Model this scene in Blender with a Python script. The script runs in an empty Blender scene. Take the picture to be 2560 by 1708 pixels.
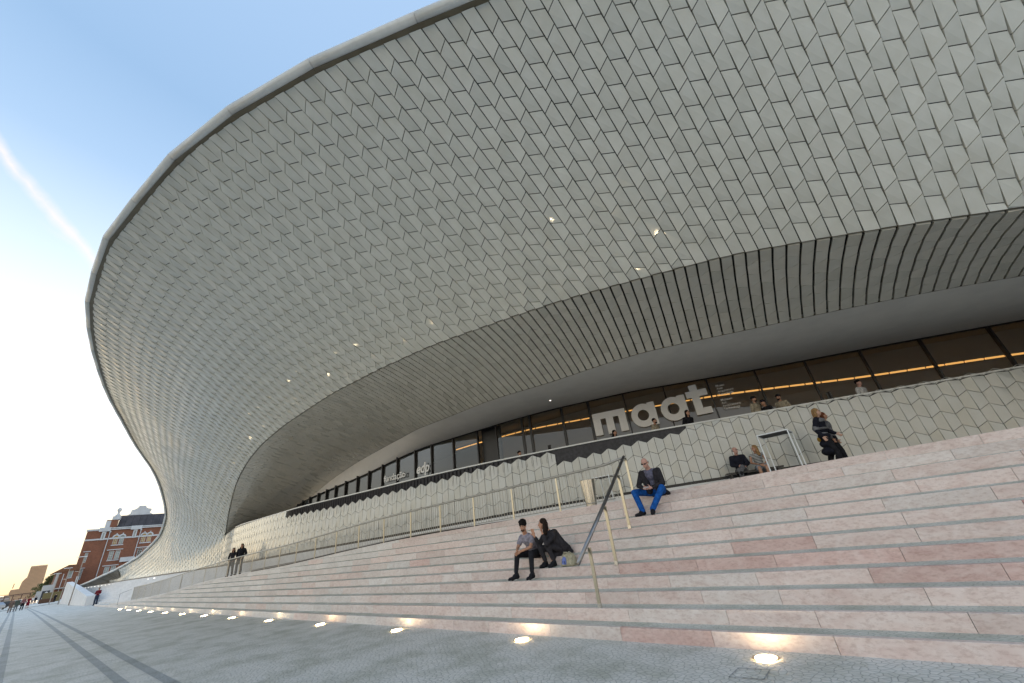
import bpy, bmesh, math, random
import numpy as np
from mathutils import Vector, Matrix, Euler
random.seed(7); np.random.seed(7)
S = bpy.context.scene
COL = S.collection

# ------------------------------------------------------------------ camera
F_PX = 969.0
R_CAM = Matrix(((0.73537829, 0.37670855, 0.56330226),
                (0.66788499, -0.26224498, -0.69653227),
                (-0.11466647, 0.88843584, -0.44444725)))
cam_d = bpy.data.cameras.new('camera'); cam = bpy.data.objects.new('camera', cam_d)
COL.objects.link(cam)
CAMP = Vector((0, 0, 1.6))
cam.matrix_world = Matrix.Translation(CAMP) @ R_CAM.to_4x4()
cam_d.sensor_width = 36.0; cam_d.lens = F_PX / 2560 * 36.0
cam_d.clip_start = 0.05; cam_d.clip_end = 6000
S.camera = cam

def proj(p):
    v = R_CAM.transposed() @ (Vector(p) - CAMP)
    if v.z > -0.1: return None
    return (1280 + F_PX * v.x / -v.z, 854 - F_PX * v.y / -v.z, -v.z)

# ------------------------------------------------------------------ light
SUN_EL, SUN_AZ = math.radians(2.6), math.radians(5.5)      # azimuth from -X towards +Y
sun_dir = Vector((-math.cos(SUN_EL) * math.cos(SUN_AZ), math.cos(SUN_EL) * math.sin(SUN_AZ), math.sin(SUN_EL)))
W_ = bpy.data.worlds.new('World'); S.world = W_; W_.use_nodes = True
nt = W_.node_tree; nt.nodes.clear()
def N(t, ty, **k):
    n = t.nodes.new(ty)
    for a, b in k.items(): setattr(n, a, b)
    return n
def mathn(t, op, a, b=None, clamp=False):
    n = t.nodes.new('ShaderNodeMath'); n.operation = op; n.use_clamp = clamp
    for i, v in enumerate((a, b)):
        if v is None: continue
        if isinstance(v, (int, float)): n.inputs[i].default_value = v
        else: t.links.new(v, n.inputs[i])
    return n.outputs[0]
EXPO = 3.6
sky = N(nt, 'ShaderNodeTexSky', sky_type='NISHITA', sun_disc=False)
sky.sun_elevation = SUN_EL
sky.sun_rotation = math.atan2(sun_dir.x, sun_dir.y)
sky.altitude = 10; sky.air_density = 1.0; sky.dust_density = 0.25; sky.ozone_density = 2.5
bg = N(nt, 'ShaderNodeBackground'); bg.inputs['Strength'].default_value = 0.15
wo = N(nt, 'ShaderNodeOutputWorld')
tc = N(nt, 'ShaderNodeTexCoord')
def dirv(az, el):
    az, el = math.radians(az), math.radians(el)
    return Vector((-math.cos(el) * math.cos(az), math.cos(el) * math.sin(az), math.sin(el)))
def dotn(vec, v):
    n = N(nt, 'ShaderNodeVectorMath', operation='DOT_PRODUCT'); nt.links.new(vec, n.inputs[0]); n.inputs[1].default_value = v; return n.outputs['Value']
nz = N(nt, 'ShaderNodeTexNoise'); nz.inputs['Scale'].default_value = 14; nz.inputs['Detail'].default_value = 5
nt.links.new(tc.outputs['Generated'], nz.inputs['Vector'])
nz2 = N(nt, 'ShaderNodeTexNoise'); nz2.inputs['Scale'].default_value = 38; nz2.inputs['Detail'].default_value = 6
nt.links.new(tc.outputs['Generated'], nz2.inputs['Vector'])
def trail(a, b, w, gain):
    a = dirv(*a); b = dirv(*b); n = a.cross(b).normalized()
    d = dotn(tc.outputs['Generated'], n)
    d = mathn(nt, 'ADD', d, mathn(nt, 'MULTIPLY', mathn(nt, 'SUBTRACT', nz.outputs['Fac'], 0.5), w * 2.2))
    d = mathn(nt, 'ABSOLUTE', d)
    m = mathn(nt, 'SUBTRACT', 1.0, mathn(nt, 'DIVIDE', d, w), True)
    m = mathn(nt, 'POWER', m, 1.3)
    al = (b - a).normalized()
    s = dotn(tc.outputs['Generated'], al)
    s0 = a.dot(al); s1 = b.dot(al)
    f = mathn(nt, 'MULTIPLY', mathn(nt, 'DIVIDE', mathn(nt, 'SUBTRACT', s, s0 - 0.02), 0.1, True),
              mathn(nt, 'DIVIDE', mathn(nt, 'SUBTRACT', s1 + 0.06, s), 0.05, True))
    m = mathn(nt, 'MULTIPLY', m, f)
    m = mathn(nt, 'MULTIPLY', m, mathn(nt, 'ADD', mathn(nt, 'MULTIPLY', nz2.outputs['Fac'], 1.4), 0.1))
    return mathn(nt, 'MULTIPLY', m, gain, True)
t1 = trail((-18.0, 39.6), (-3.1, 30.0), 0.012, 1.0)
t2 = trail((-7.6, 32.2), (-3.1, 30.3), 0.007, 0.7)
tm = mathn(nt, 'MAXIMUM', t1, t2)
hs = N(nt, 'ShaderNodeHueSaturation'); hs.inputs['Saturation'].default_value = 0.7; hs.inputs['Value'].default_value = 1.0
nt.links.new(sky.outputs[0], hs.inputs['Color'])
# thin high haze near the bright horizon and the contrail, both mixed toward pale cloud white
sep = N(nt, 'ShaderNodeSeparateXYZ'); nt.links.new(tc.outputs['Generated'], sep.inputs[0])
cw = N(nt, 'ShaderNodeMix', data_type='RGBA', blend_type='MIX')
el_r = N(nt, 'ShaderNodeValToRGB'); nt.links.new(sep.outputs[2], el_r.inputs[0])
HZ = [(0.0, (1.0, .70, .38)), (.05, (1.0, .86, .60)), (.12, (.98, .90, .74)), (.22, (.92, .93, .90)), (.34, (.86, .91, .96)), (.5, (.56, .67, .79)), (.65, (.32, .46, .65)), (.76, (.245, .38, .57)), (1.0, (.31, .44, .63))]
er = el_r.color_ramp
while len(er.elements) < len(HZ): er.elements.new(.5)
for e_, (p_, c_) in zip(er.elements, HZ): e_.position = p_; e_.color = (*c_, 1)
hzs = N(nt, 'ShaderNodeVectorMath', operation='SCALE'); nt.links.new(el_r.outputs[0], hzs.inputs[0]); hzs.inputs['Scale'].default_value = 1.52 / (.15 * 2 ** EXPO)
dk_ = N(nt, 'ShaderNodeMix', data_type='RGBA', blend_type='DARKEN'); dk_.inputs[0].default_value = 1; nt.links.new(hzs.outputs[0], dk_.inputs[7])
veil = N(nt, 'ShaderNodeMix', data_type='RGBA'); veil.inputs[0].default_value = .75        # bright haze gradient added over the whole sky to lift scene light
nt.links.new(hs.outputs[0], dk_.inputs[6]); nt.links.new(dk_.outputs[2], veil.inputs[6]); nt.links.new(hzs.outputs[0], veil.inputs[7])
nt.links.new(tm, cw.inputs[0]); nt.links.new(veil.outputs[2], cw.inputs[6]); cw.inputs[7].default_value = tuple(q / (.15 * 2 ** EXPO) for q in (1.05, 1.0, .98)) + (1,)
nt.links.new(cw.outputs[2], bg.inputs[0]); nt.links.new(bg.outputs[0], wo.inputs[0])
CLOUD_MIX = cw
sl = bpy.data.lights.new('sun', 'SUN'); sl.energy = 2.0; sl.angle = math.radians(.6); sl.color = (1.0, 0.72, 0.45)
so = bpy.data.objects.new('sun', sl); COL.objects.link(so)
so.rotation_euler = (-sun_dir).to_track_quat('-Z', 'Y').to_euler()
vs = S.view_settings; vs.view_transform = 'Standard'; vs.look = 'None'; vs.exposure = EXPO; vs.gamma = 1.0; vs.use_curve_mapping = False
S.render.engine = 'CYCLES'
S.cycles.max_bounces = 6; S.cycles.diffuse_bounces = 4; S.cycles.glossy_bounces = 3; S.cycles.transparent_max_bounces = 8

# ------------------------------------------------------------------ materials
MATS = {}
def pbsdf(name, col, rough=0.6, metal=0.0, spec=0.5, coat=0.0):
    m = bpy.data.materials.new(name); m.use_nodes = True; t = m.node_tree
    b = t.nodes['Principled BSDF']; b.inputs['Base Color'].default_value = (*col, 1)
    b.inputs['Roughness'].default_value = rough; b.inputs['Metallic'].default_value = metal
    b.inputs['Specular IOR Level'].default_value = spec; b.inputs['Coat Weight'].default_value = coat
    MATS[name] = m
    return m, t, b
def noisecol(t, b, c1, c2, scale, detail=4, obj=True, fac=None, rough=0.55):
    co = N(t, 'ShaderNodeTexCoord'); n = N(t, 'ShaderNodeTexNoise'); n.inputs['Scale'].default_value = scale
    n.inputs['Detail'].default_value = detail; n.inputs['Roughness'].default_value = rough
    geo = N(t, 'ShaderNodeNewGeometry'); t.links.new(geo.outputs['Position'], n.inputs['Vector'])
    r = N(t, 'ShaderNodeValToRGB'); r.color_ramp.elements[0].position = 0.35; r.color_ramp.elements[1].position = 0.65
    r.color_ramp.elements[0].color = (*c1, 1); r.color_ramp.elements[1].color = (*c2, 1)
    t.links.new(n.outputs['Fac'], r.inputs[0]); t.links.new(r.outputs[0], b.inputs['Base Color'])
    return n, r
def bump(t, b, hsock, strength=0.3, dist=0.01):
    bn = N(t, 'ShaderNodeBump'); bn.inputs['Strength'].default_value = strength; bn.inputs['Distance'].default_value = dist
    t.links.new(hsock, bn.inputs['Height']); t.links.new(bn.outputs[0], b.inputs['Normal'])
def simple(name, c1, rough=0.6, metal=0.0, var=0.12, scale=6.0, bmp=0.0):
    m, t, b = pbsdf(name, c1, rough, metal)
    n, r = noisecol(t, b, tuple(c * (1 - var) for c in c1), tuple(min(1, c * (1 + var)) for c in c1), scale)
    if bmp: bump(t, b, n.outputs['Fac'], bmp, 0.01)
    return m
def tilemat(name, ca, cb, rough=0.22, obj_random=True):
    m, t, b = pbsdf(name, ca, rough)
    geo = N(t, 'ShaderNodeNewGeometry'); oi = N(t, 'ShaderNodeObjectInfo')
    rr = mathn(t, 'FRACT', mathn(t, 'ADD', geo.outputs['Random Per Island'], oi.outputs['Random']))
    mx = N(t, 'ShaderNodeMix', data_type='RGBA'); t.links.new(rr, mx.inputs[0])
    mx.inputs[6].default_value = (*ca, 1); mx.inputs[7].default_value = (*cb, 1)
    n = N(t, 'ShaderNodeTexNoise'); n.inputs['Scale'].default_value = 2.2; n.inputs['Detail'].default_value = 6; t.links.new(geo.outputs['Position'], n.inputs['Vector'])
    n2 = N(t, 'ShaderNodeTexNoise'); n2.inputs['Scale'].default_value = 60; n2.inputs['Detail'].default_value = 2; t.links.new(geo.outputs['Position'], n2.inputs['Vector'])
    mm = N(t, 'ShaderNodeMix', data_type='RGBA', blend_type='MULTIPLY'); mm.inputs[0].default_value = 0.35
    cr = N(t, 'ShaderNodeValToRGB'); cr.color_ramp.elements[0].position = .3; cr.color_ramp.elements[1].position = .7
    cr.color_ramp.elements[0].color = (.72, .70, .64, 1); cr.color_ramp.elements[1].color = (1, 1, 1, 1)
    t.links.new(n.outputs['Fac'], cr.inputs[0]); t.links.new(mx.outputs[2], mm.inputs[6]); t.links.new(cr.outputs[0], mm.inputs[7])
    t.links.new(mm.outputs[2], b.inputs['Base Color'])
    rg = mathn(t, 'ADD', mathn(t, 'MULTIPLY', rr, 0.14), rough - 0.05); t.links.new(rg, b.inputs['Roughness'])
    b.inputs['Coat Weight'].default_value = .55; b.inputs['Coat Roughness'].default_value = .05
    bump(t, b, n2.outputs['Fac'], 0.12, 0.002)
    return m
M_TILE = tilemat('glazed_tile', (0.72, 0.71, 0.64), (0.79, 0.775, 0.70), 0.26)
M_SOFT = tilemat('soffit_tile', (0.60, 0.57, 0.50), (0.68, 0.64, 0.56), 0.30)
M_PAR = tilemat('wall_tile', (0.54, 0.55, 0.52), (0.60, 0.60, 0.57), 0.22)
M_DARK = simple('dark_backing', (0.035, 0.034, 0.03), 0.8)
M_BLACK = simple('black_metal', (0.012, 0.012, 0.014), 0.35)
M_LOUV = simple('black_stone', (0.02, 0.018, 0.022), 0.5, var=.5, scale=9, bmp=.4)
M_PLAST = simple('grey_plaster', (0.74, 0.70, 0.65), 0.7, var=.04, scale=1.5, bmp=.05)
M_RIM = simple('rim_metal', (0.74, 0.74, 0.71), 0.35, 0.0, var=.04)
M_RIMB = simple('rim_bronze', (0.17, 0.145, 0.10), 0.45, 0.3, var=.1, scale=1.5)
M_STEEL = simple('brushed_steel', (0.62, 0.60, 0.55), 0.25, 1.0, var=.06, scale=20)
M_BRASS = simple('post_steel', (0.50, 0.47, 0.38), 0.28, 1.0, var=.06, scale=20)
M_BAL = simple('baluster_steel', (0.40, 0.39, 0.36), 0.35, 0.7, var=.04)
M_HANDR = simple('handrail_grey', (0.23, 0.23, 0.24), 0.3, 0.9)
M_WHITEP = simple('white_paint', (0.72, 0.74, 0.74), 0.45, var=.05)
M_WHITEW = simple('white_render', (0.74, 0.72, 0.70), 0.75, var=.06, scale=1.0, bmp=.1)
M_LETTER = simple('letter_white', (0.93, 0.92, 0.90), 0.4, var=.02)
M_TTOP = simple('table_underside', (0.06, 0.055, 0.055), 0.6)
M_ROOF = simple('roof_membrane', (0.4, 0.4, 0.38), 0.8)
def stonemat(name, base, pale, dark, sat=1):
    m, t, b = pbsdf(name, base, 0.5)
    geo = N(t, 'ShaderNodeNewGeometry'); oi = N(t, 'ShaderNodeObjectInfo')
    rr = mathn(t, 'FRACT', mathn(t, 'ADD', geo.outputs['Random Per Island'], oi.outputs['Random']))
    off = N(t, 'ShaderNodeVectorMath', operation='ADD'); t.links.new(geo.outputs['Position'], off.inputs[0])
    cx = N(t, 'ShaderNodeCombineXYZ'); t.links.new(mathn(t, 'MULTIPLY', rr, 37.0), cx.inputs[0]); t.links.new(mathn(t, 'MULTIPLY', rr, 11.0), cx.inputs[2]); t.links.new(cx.outputs[0], off.inputs[1])
    rot = N(t, 'ShaderNodeMapping'); rot.inputs['Scale'].default_value = (1, 1, 2.2); rot.inputs['Rotation'].default_value = (0, .5, 0)
    t.links.new(off.outputs[0], rot.inputs[0])
    n = N(t, 'ShaderNodeTexNoise'); n.inputs['Scale'].default_value = 2.6; n.inputs['Detail'].default_value = 8; n.inputs['Roughness'].default_value = .62
    n.inputs['Distortion'].default_value = 1.2
    t.links.new(rot.outputs[0], n.inputs['Vector'])
    r = N(t, 'ShaderNodeValToRGB'); e = r.color_ramp.elements
    e[0].position = .28; e[0].color = (*dark, 1); e[1].position = .75; e[1].color = (*pale, 1)
    x = e.new(.5); x.color = (*base, 1)
    t.links.new(n.outputs['Fac'], r.inputs[0])
    v = N(t, 'ShaderNodeTexNoise'); v.inputs['Scale'].default_value = 14; v.inputs['Detail'].default_value = 7; v.inputs['Roughness'].default_value = .75; t.links.new(rot.outputs[0], v.inputs['Vector'])
    vr = N(t, 'ShaderNodeValToRGB'); vr.color_ramp.elements[0].position = .38; vr.color_ramp.elements[1].position = .52
    vr.color_ramp.elements[0].color = (.78, .72, .70, 1); vr.color_ramp.elements[1].color = (1, 1, 1, 1); t.links.new(v.outputs['Fac'], vr.inputs[0])
    mx = N(t, 'ShaderNodeMix', data_type='RGBA', blend_type='MULTIPLY'); mx.inputs[0].default_value = .8
    t.links.new(r.outputs[0], mx.inputs[6]); t.links.new(vr.outputs[0], mx.inputs[7])
    # per slab brightness
    br = mathn(t, 'ADD', mathn(t, 'MULTIPLY', rr, .16), .92)
    h = N(t, 'ShaderNodeHueSaturation'); t.links.new(mx.outputs[2], h.inputs['Color']); t.links.new(br, h.inputs['Value'])
    t.links.new(h.outputs[0], b.inputs['Base Color'])
    bump(t, b, v.outputs['Fac'], .12, .004)
    return m
M_PALE = stonemat('stone_pale', (0.70, 0.655, 0.615), (0.76, 0.73, 0.70), (0.64, 0.58, 0.54))
M_PINK = stonemat('stone_pink', (0.70, 0.575, 0.52), (0.76, 0.66, 0.61), (0.63, 0.48, 0.43))
M_MIDS = stonemat('stone_blush', (0.70, 0.615, 0.565), (0.76, 0.69, 0.65), (0.64, 0.53, 0.48))
M_ROSE = stonemat('stone_rose', (0.64, 0.46, 0.41), (0.71, 0.56, 0.51), (0.54, 0.35, 0.31))
M_RED = stonemat('stone_red', (0.45, 0.23, 0.21), (0.56, 0.36, 0.33), (0.36, 0.16, 0.15))
def cobble(name, c1, c2, gap, scale, bstr=.6, dirt=True):
    m, t, b = pbsdf(name, c1, .62)
    geo = N(t, 'ShaderNodeNewGeometry')
    mp = N(t, 'ShaderNodeMapping'); mp.inputs['Rotation'].default_value = (0, 0, .6); mp.inputs['Scale'].default_value = (scale, scale, scale)
    t.links.new(geo.outputs['Position'], mp.inputs[0])
    vo = N(t, 'ShaderNodeTexVoronoi', feature='DISTANCE_TO_EDGE', voronoi_dimensions='2D'); vo.inputs['Randomness'].default_value = .85; vo.inputs['Scale'].default_value = 1
    t.links.new(mp.outputs[0], vo.inputs['Vector'])
    vc = N(t, 'ShaderNodeTexVoronoi', voronoi_dimensions='2D'); vc.inputs['Randomness'].default_value = .85; vc.inputs['Scale'].default_value = 1; t.links.new(mp.outputs[0], vc.inputs['Vector'])
    sv = N(t, 'ShaderNodeSeparateColor'); t.links.new(vc.outputs['Color'], sv.inputs[0])
    big = N(t, 'ShaderNodeTexNoise'); big.inputs['Scale'].default_value = .35; big.inputs['Detail'].default_value = 6; big.inputs['Roughness'].default_value = .6; t.links.new(geo.outputs['Position'], big.inputs['Vector'])
    f = mathn(t, 'ADD', mathn(t, 'MULTIPLY', sv.outputs[0], .45), mathn(t, 'MULTIPLY', big.outputs['Fac'], .9))
    f = mathn(t, 'SUBTRACT', f, .22, True)
    mx = N(t, 'ShaderNodeMix', data_type='RGBA'); t.links.new(f, mx.inputs[0]); mx.inputs[6].default_value = (*c1, 1); mx.inputs[7].default_value = (*c2, 1)
    g = mathn(t, 'DIVIDE', vo.outputs['Distance'], .10, True)
    m2 = N(t, 'ShaderNodeMix', data_type='RGBA'); t.links.new(g, m2.inputs[0]); m2.inputs[6].default_value = (*gap, 1); t.links.new(mx.outputs[2], m2.inputs[7])
    st = N(t, 'ShaderNodeTexNoise'); st.inputs['Scale'].default_value = 1.1; st.inputs['Detail'].default_value = 9; st.inputs['Roughness'].default_value = .7; t.links.new(geo.outputs['Position'], st.inputs['Vector'])
    sr = N(t, 'ShaderNodeValToRGB'); sr.color_ramp.elements[0].position = .36; sr.color_ramp.elements[1].position = .56
    sr.color_ramp.elements[0].color = (.62, .64, .58, 1); sr.color_ramp.elements[1].color = (1, 1, 1, 1); t.links.new(st.outputs['Fac'], sr.inputs[0])
    m3 = N(t, 'ShaderNodeMix', data_type='RGBA', blend_type='MULTIPLY'); m3.inputs[0].default_value = .85; t.links.new(m2.outputs[2], m3.inputs[6]); t.links.new(sr.outputs[0], m3.inputs[7])
    t.links.new(m3.outputs[2], b.inputs['Base Color'])
    hh = mathn(t, 'ADD', mathn(t, 'POWER', mathn(t, 'DIVIDE', vo.outputs['Distance'], .3, True), .6), mathn(t, 'MULTIPLY', sv.outputs[1], .5))
    bump(t, b, hh, bstr, .018)
    return m
M_COB = cobble('limestone_setts', (0.64, 0.63, 0.59), (0.78, 0.75, 0.71), (0.36, 0.36, 0.34), 13.0, .28)
M_COBD = cobble('dark_setts', (0.36, 0.38, 0.39), (0.43, 0.45, 0.46), (0.2, 0.2, 0.2), 13.0, .25)
M_COBT = cobble('tread_setts', (0.56, 0.56, 0.51), (0.68, 0.67, 0.61), (0.36, 0.37, 0.33), 15.0, .25)
M_COBL = cobble('landing_setts', (0.48, 0.48, 0.47), (0.60, 0.59, 0.57), (0.3, 0.3, 0.28), 15.0, .3)
def emis(name, col, s):
    m = bpy.data.materials.new(name); m.use_nodes = True; t = m.node_tree; b = t.nodes['Principled BSDF']
    b.inputs['Base Color'].default_value = (*col, 1); b.inputs['Emission Color'].default_value = (*col, 1); b.inputs['Emission Strength'].default_value = s
    return m
M_LAMP = emis('lamp_glow', (1.0, .80, .50), 4.5)
M_STRIP = emis('cove_light', (1.0, .50, .14), 0.10)
M_SPOT = emis('spot_glow', (1.0, .95, .85), .2)
m = bpy.data.materials.new('facade_glass'); m.use_nodes = True; t = m.node_tree; t.nodes.clear()
o = N(t, 'ShaderNodeOutputMaterial'); g = N(t, 'ShaderNodeBsdfGlossy'); g.inputs['Roughness'].default_value = .02; g.inputs['Color'].default_value = (.85, .9, .95, 1)
tr = N(t, 'ShaderNodeBsdfTransparent'); tr.inputs['Color'].default_value = (.72, .73, .70, 1)
fr = N(t, 'ShaderNodeFresnel'); fr.inputs['IOR'].default_value = 1.5
fac = mathn(t, 'MINIMUM', mathn(t, 'ADD', mathn(t, 'MULTIPLY', fr.outputs[0], .42), .04, True), .12)
mx = N(t, 'ShaderNodeMixShader'); t.links.new(fac, mx.inputs[0]); t.links.new(tr.outputs[0], mx.inputs[1]); t.links.new(g.outputs[0], mx.inputs[2]); t.links.new(mx.outputs[0], o.inputs[0])
M_GLASS = m

# ------------------------------------------------------------------ object helpers
def mesh_obj(name, verts, faces, mat, parent=None, smooth=False):
    me = bpy.data.meshes.new(name); me.from_pydata([tuple(v) for v in verts], [], faces); me.update()
    if mat:
        for mm in (mat if isinstance(mat, (list, tuple)) else [mat]): me.materials.append(mm)
    if smooth:
        for p in me.polygons: p.use_smooth = True
    o = bpy.data.objects.new(name, me); COL.objects.link(o)
    if parent: o.parent = parent
    return o
def link(name, me, parent=None):
    o = bpy.data.objects.new(name, me); COL.objects.link(o)
    if parent: o.parent = parent
    return o
def tag(o, label=None, cat=None, group=None, kind=None):
    if label: o['label'] = label
    if cat: o['category'] = cat
    if group: o['group'] = group
    if kind: o['kind'] = kind
    return o
def empty(name, loc=(0, 0, 0), rz=0, **k):
    o = bpy.data.objects.new(name, None); COL.objects.link(o); o.location = loc; o.rotation_euler = (0, 0, rz); o.empty_display_size = .2
    return tag(o, **k)
class MB:
    def __init__(s): s.v = []; s.f = []
    def quad(s, a, b, c, d):
        i = len(s.v); s.v += [tuple(a), tuple(b), tuple(c), tuple(d)]; s.f.append((i, i+1, i+2, i+3))
    def box(s, c, d, rz=0, M=None):
        i = len(s.v); cx, cy, cz = c; dx, dy, dz = (q / 2 for q in d); cr, sr = math.cos(rz), math.sin(rz)
        for z in (-dz, dz):
            for x, y in ((-dx, -dy), (dx, -dy), (dx, dy), (-dx, dy)):
                p = Vector((x * cr - y * sr + cx, x * sr + y * cr + cy, cz + z))
                if M: p = M @ p
                s.v.append(tuple(p))
        for q in ((0, 3, 2, 1), (4, 5, 6, 7), (0, 1, 5, 4), (1, 2, 6, 5), (2, 3, 7, 6), (3, 0, 4, 7)): s.f.append(tuple(i + k for k in q))
        return s
    def prism(s, poly, n):        # polygon pts list of Vector, extrude by vector n
        i = len(s.v); k = len(poly)
        s.v += [tuple(p) for p in poly] + [tuple(Vector(p) + Vector(n)) for p in poly]
        s.f.append(tuple(range(i + k - 1, i - 1, -1))); s.f.append(tuple(range(i + k, i + 2 * k)))
        for j in range(k): s.f.append((i + j, i + (j + 1) % k, i + k + (j + 1) % k, i + k + j))
        return s
    def tube(s, pts, r, n=8, caps=True, r2=None):
        pts = [Vector(p) for p in pts]; i0 = len(s.v); K = len(pts)
        for j, p in enumerate(pts):
            t_ = (pts[min(j + 1, K - 1)] - pts[max(j - 1, 0)]).normalized()
            up = Vector((0, 0, 1)) if abs(t_.z) < .9 else Vector((1, 0, 0))
            a = t_.cross(up).normalized(); b = a.cross(t_)
            rr = r if r2 is None else r + (r2 - r) * j / (K - 1)
            for q in range(n):
                th = 2 * math.pi * q / n; s.v.append(tuple(p + a * (math.cos(th) * rr) + b * (math.sin(th) * rr)))
        for j in range(K - 1):
            for q in range(n):
                s.f.append((i0 + j * n + q, i0 + j * n + (q + 1) % n, i0 + (j + 1) * n + (q + 1) % n, i0 + (j + 1) * n + q))
        if caps: s.f.append(tuple(i0 + q for q in range(n - 1, -1, -1))); s.f.append(tuple(i0 + (K - 1) * n + q for q in range(n)))
        return s
    def build(s, name, mat, parent=None, smooth=False): return mesh_obj(name, s.v, s.f, mat, parent, smooth)

def itp(xs, ys):
    xs = np.array(xs, float); ys = np.array(ys, float)
    d = np.diff(ys) / np.diff(xs); m_ = np.zeros_like(ys); m_[0] = d[0]; m_[-1] = d[-1]
    for i in range(1, len(xs) - 1):
        m_[i] = 0 if d[i-1] * d[i] <= 0 else 2 * d[i-1] * d[i] / (d[i-1] + d[i])   # monotone cubic
    def f(x):
        x = min(max(x, xs[0]), xs[-1]); i = min(int(np.searchsorted(xs, x, side='right')) - 1, len(xs) - 2); i = max(i, 0)
        h = xs[i+1] - xs[i]; t_ = (x - xs[i]) / h
        return float((2*t_**3 - 3*t_**2 + 1) * ys[i] + (t_**3 - 2*t_**2 + t_) * h * m_[i] + (-2*t_**3 + 3*t_**2) * ys[i+1] + (t_**3 - t_**2) * h * m_[i+1])
    return f

# ------------------------------------------------------------------ measured curves of the building (metres)
TX = [-89.3, -77.2, -73.2, -68.5, -63.6, -60.7, -55.4, -49.0, -43.3, -35.8, -29.3, -22.8, -20.2, -17.1, -13.8, -10.6, -6.68, -2.95, -1.47, 4, 12]
TY = [6.4, 7.19, 8.38, 9.61, 9.97, 9.73, 8.18, 6.15, 4.02, 1.8, 0.4, -0.6, -0.8, -0.8, -0.4, 0.17, 1.5, 3.29, 4.04, 6.7, 10.6]
TZ = [2.12, 2.8, 3.5, 4.7, 6.0, 7.6, 9.4, 10.6, 11.4, 12, 12, 12, 12, 12, 12, 12, 12, 12, 12, 12, 12]
def push(X, Y, Z=None):     # the far end of the building recedes a little more
    for i, x in enumerate(X):
        k = 1 + .25 * min(1, max(0, (-60 - x) / 29))
        X[i] = x * k; Y[i] *= k
        if Z is not None: Z[i] = 1.6 + (Z[i] - 1.6) * k
push(TX, TY, TZ)
tY, tZ = itp(TX, TY), itp(TX, TZ)
WX = [-112, -90, -75, -60, -50, -43.3, -38, -32, -28, -25.6, -20, -15.7, -12.4, -8.5, -4.25, 0, 3, 6, 12]
WY = [6.3, 6.5, 8.5, 10.6, 11.4, 11.2, 10.4, 9.85, 9.62, 9.65, 10.4, 11.2, 12.2, 14.0, 15.5, 17.2, 18.5, 19.7, 22.2]
push(WX, WY)
wY = itp(WX, WY)
bZ = itp([-140, -112, -60, -43, -32, -18, -13, -8, 0, 12], [2.2, 2.2, 2.15, 2.12, 2.06, 2.2, 2.33, 2.5, 2.56, 2.6])   # shadow joint height
XL = -111.5; DX = 0.285
APEX = XL + DX * round((-43.3 - XL) / DX)
LX = [APEX, -41.7, -38.2, -35.2, -31.2, -28.5, -24.85, -20.9, -16.9, -13.7, -10.5, -7.3, -5, -3, -1, 1, 2.5, 4.3, 8, 12]
LY = [11.2, 10.7, 9.8, 9.1, 8.3, 7.9, 7.5, 7.3, 7.3, 7.37, 7.7, 8.55, 9.2, 9.85, 10.45, 11.0, 11.45, 12.25, 14.0, 16.2]
LZ = [4.57, 5.23, 6.27, 7.09, 7.54, 7.85, 8.04, 8.13, 8.18, 8.06, 8.0, 8.02, 7.96, 7.85, 7.67, 7.27, 6.93, 6.62, 6.0, 5.3]
lY, lZ = itp(LX, LY), itp(LX, LZ)
# inner edge of the tiled soffit, by lip X
IX = [APEX, -38, -32, -28, -23, -18, -15, -11, -7, -4.2, 0, 4, 8, 12]
IYv = [14.5, 14.0, 13.4, 13.0, 12.6, 12.2, 11.7, 11.7, 12.4, 12.7, 14.2, 15.9, 17.8, 20]
IZv = [4.3, 5.1, 6.0, 6.55, 6.95, 7.1, 7.0, 6.95, 6.95, 6.9, 6.75, 6.55, 6.2, 5.8]
iY, iZ = itp(IX, IYv), itp(IX, IZv)
iS = itp([APEX, -34, -22, -15, -3, 4, 12], [0, 0, -.5, -.9, -.9, -.4, -.2])
GX = [-44, -36, -30, -23, -18.5, -14, -11, -7.6, -2.2, 5.9, 14]
GY = [14.9, 13.4, 12.5, 12.7, 13.1, 14.4, 15.8, 17.2, 19.0, 21.6, 24.4]
gY = itp(GX, GY)
gZ = itp([-44, -30.8, -25.6, -22.8, -18.6, -14.5, -10.4, -7.5, -5, -2.2, 2, 6, 14], [4.9, 5.56, 5.81, 5.98, 6.4, 6.7, 7.05, 7.08, 6.94, 6.77, 6.57, 6.34, 5.9])
EX = [-58, -55.7, -47.4, -41.6, -35.7, -29.8, -24.3, -20.5, -17.4, -14.8, -10.3, -7.2, -3, -1.1, 3, 12]
EYv = [6.2, 6.5, 6.93, 7.4, 8.25, 8.72, 8.95, 9.25, 9.50, 9.68, 9.80, 9.87, 10.03, 10.14, 10.19, 10.2]
eY = itp(EX, EYv)
RISE, RUN, Y0 = 0.187, 0.35, 6.34
TOPZ = [.172, .343, .516, .688, .868, 1.056, 1.25, 1.443, 1.646, 1.855, 2.03, 2.21]
BASEZ = [0, .169, .345, .520, .700, .885, 1.08, 1.27, 1.468, 1.68, 1.875, 2.05]
prof_z = lambda Y: float(np.interp(Y, [Y0 - RUN] + [Y0 + RUN * i for i in range(12)] + [10.6], [0] + TOPZ + [2.23]))
def eZ(x): return prof_z(eY(x))
CAPZ = itp([-44, -38, -27, -20, -12.5, -8, -3.5, 5, 12], [4.62, 4.66, 4.42, 4.42, 4.52, 4.63, 4.55, 4.46, 4.4])
DX = 0.285; XR = 9.5; XL = -111.5

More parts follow.
